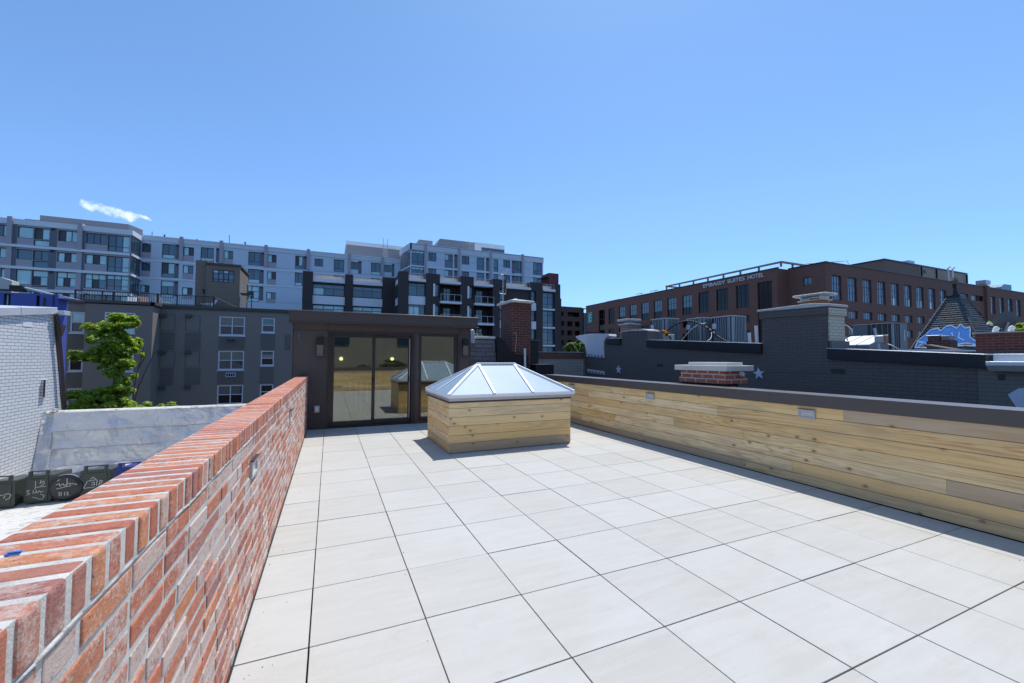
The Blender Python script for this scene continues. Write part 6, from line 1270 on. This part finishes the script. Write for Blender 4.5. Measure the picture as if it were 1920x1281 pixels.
leafy('maple_tree', 'bright green maple with a tall clumpy crown in front of the grey apartment house', 'tree',
      [(-9.35, 22, 2.90, .62, .7, .48), (-8.80, 22.2, 2.95, .6, .7, .55), (-8.38, 21.9, 3.15, .36, .5, .45), (-9.05, 22, 2.35, .65, .8, .55), (-8.45, 22, 2.3, .55, .7, .6), (-9.75, 21.8, 1.62, .55, .6, .42), (-9.2, 22, 1.60, .5, .6, .5), (-8.6, 22, 1.6, .6, .7, .6), (-8.18, 21.8, 1.62, .38, .5, .4), (-8.9, 22, 1.0, .5, .6, .45), (-8.45, 21.9, .75, .4, .5, .42), (-8.75, 22, .35, .42, .5, .4),
       (-9.9, 21.6, -.22, .55, .8, .36), (-9.2, 21.7, -.15, .6, .8, .42), (-8.6, 21.8, .0, .5, .7, .40), (-9.9, 21.5, -.75, .7, .8, .5), (-9.1, 21.6, -.72, .8, .8, .5), (-8.4, 21.5, -.62, .5, .7, .40)],
      [(-8.9, 22.3, -10), (-8.95, 22.3, -3), (-8.85, 22.2, 0), (-8.8, 22.1, 1.6), (-8.7, 22, 2.8)], .110, 'maple_leaf', 215, seed=4,
      twigs=([(-8.12, 21.9, -.95), (-8.05, 21.9, .2), (-7.95, 21.9, 1.0), (-7.75, 21.9, 2.0)], [(-8.12, 21.9, -.95), (-7.9, 21.9, .2), (-7.6, 21.9, 1.1), (-7.35, 21.9, 1.75), (-7.1, 21.9, 1.95)], [(-7.95, 21.9, 1.0), (-7.72, 21.9, 1.5), (-7.65, 21.9, 1.85)]))
leafy('maple_tree', 'small green maple top just over the silver parapet, left of the paired dark windows', 'tree', [(-7.55, 21, -.75, .48, .5, .32), (-7.1, 21, -.85, .4, .4, .22), (-6.55, 21, -.78, .45, .5, .27)], [(-7.1, 21.1, -10), (-7.1, 21.1, -1.0)], .10, 'maple_leaf', 120, seed=5)
leafy('street_tree', 'loose green tree between the parking garage and the painted cornice', 'tree', [(24.0, 36, 2.5, .7, .9, .8), (25.4, 36, 2.6, 1.0, 1, 1.1), (24.8, 36.2, 1.6, 1.4, 1.2, .8)], [(24.9, 36.4, -10), (24.9, 36.4, 2.0)], .15, 'pale_leaf', 90, seed=6)
leafy('street_tree', 'yellow green tree rising between the slate turret and the satellite dish', 'tree', [(38.3, 10.6, 4.1, .8, .9, .65), (39.0, 10.4, 3.5, 1.0, .9, .7), (40.2, 10.0, 3.2, .7, .8, .7)], [(39.2, 10.5, -10), (39.2, 10.5, 3.0)], .16, 'maple_leaf', 75, seed=7)
leafy('street_tree', 'green tree at the very right edge behind the satellite dish', 'tree', [(43.0, 8.7, 3.6, 1.0, 1, .7), (44.6, 8.2, 3.2, 1.0, 1, 1.0)], [(44, 8.6, -10), (44, 8.6, 3.0)], .16, 'maple_leaf', 70, seed=8)
leafy('street_tree', 'small green treetop peeking out between the large air conditioner and the turret', 'tree', [(31.0, 11.1, 2.55, .35, .4, .5), (31.4, 11.6, 2.2, .5, .5, .5)], [(31.2, 11.5, -10), (31.2, 11.5, 2.2)], .12, 'maple_leaf', 90, seed=9)
leafy('roof_plant', 'yellowish plant tops showing over the white coping of the shingled slope', 'plant', [(4.62, 11.0, 2.24, .24, .2, .12), (4.88, 11.05, 2.22, .18, .2, .09)], [(4.7, 11.1, 2.0), (4.7, 11.1, 2.2)], .035, 'yellow_leaf', 260, seed=10)
# behind the viewer: what the sliding doors reflect
for x, y, lb, sd2 in ((-4, -16, 'left'), (3, -18, 'middle'), (11, -16, 'right')) if False else ((-4, -16, 'leftmost', 11), (4, -18, 'middle', 12), (12, -16, 'rightmost', 13)):
    leafy('yard_tree', 'dark green yard tree behind the terrace, the %s of three, reflected in the doors' % lb, 'tree', [(x, y, -.2, 2.6, 2, 1.6), (x+2, y, -.9, 2.2, 2, 1.6), (x-2, y, -1.1, 2.2, 2, 1.6), (x, y, -2.5, 3, 2, 1.6)], [(x, y, -10), (x, y, 1)], .3, 'dark_leaf', 26, seed=sd2)
t = thing('rear_building', (0, -34, -10), 'plain tan building behind the terrace, seen only as a reflection in the doors', 'building')
FBk = Fac('y', -30.0); m = MB(); m.box(-30, -40, -10, 26, -30, 12.5, 'tan_wall'); m.build('wall', t); m = MB(); m.box(-30.2, -40.2, 12.5, 26.2, -29.8, 12.9, 'conc_cap'); m.build('roof_trim', t)
for x in (-16, -8, 0, 7): m = MB(); m.box(x, -29.99, 3, x+2, -29.9, 6, 'pane_dark'); m.build('window', t)
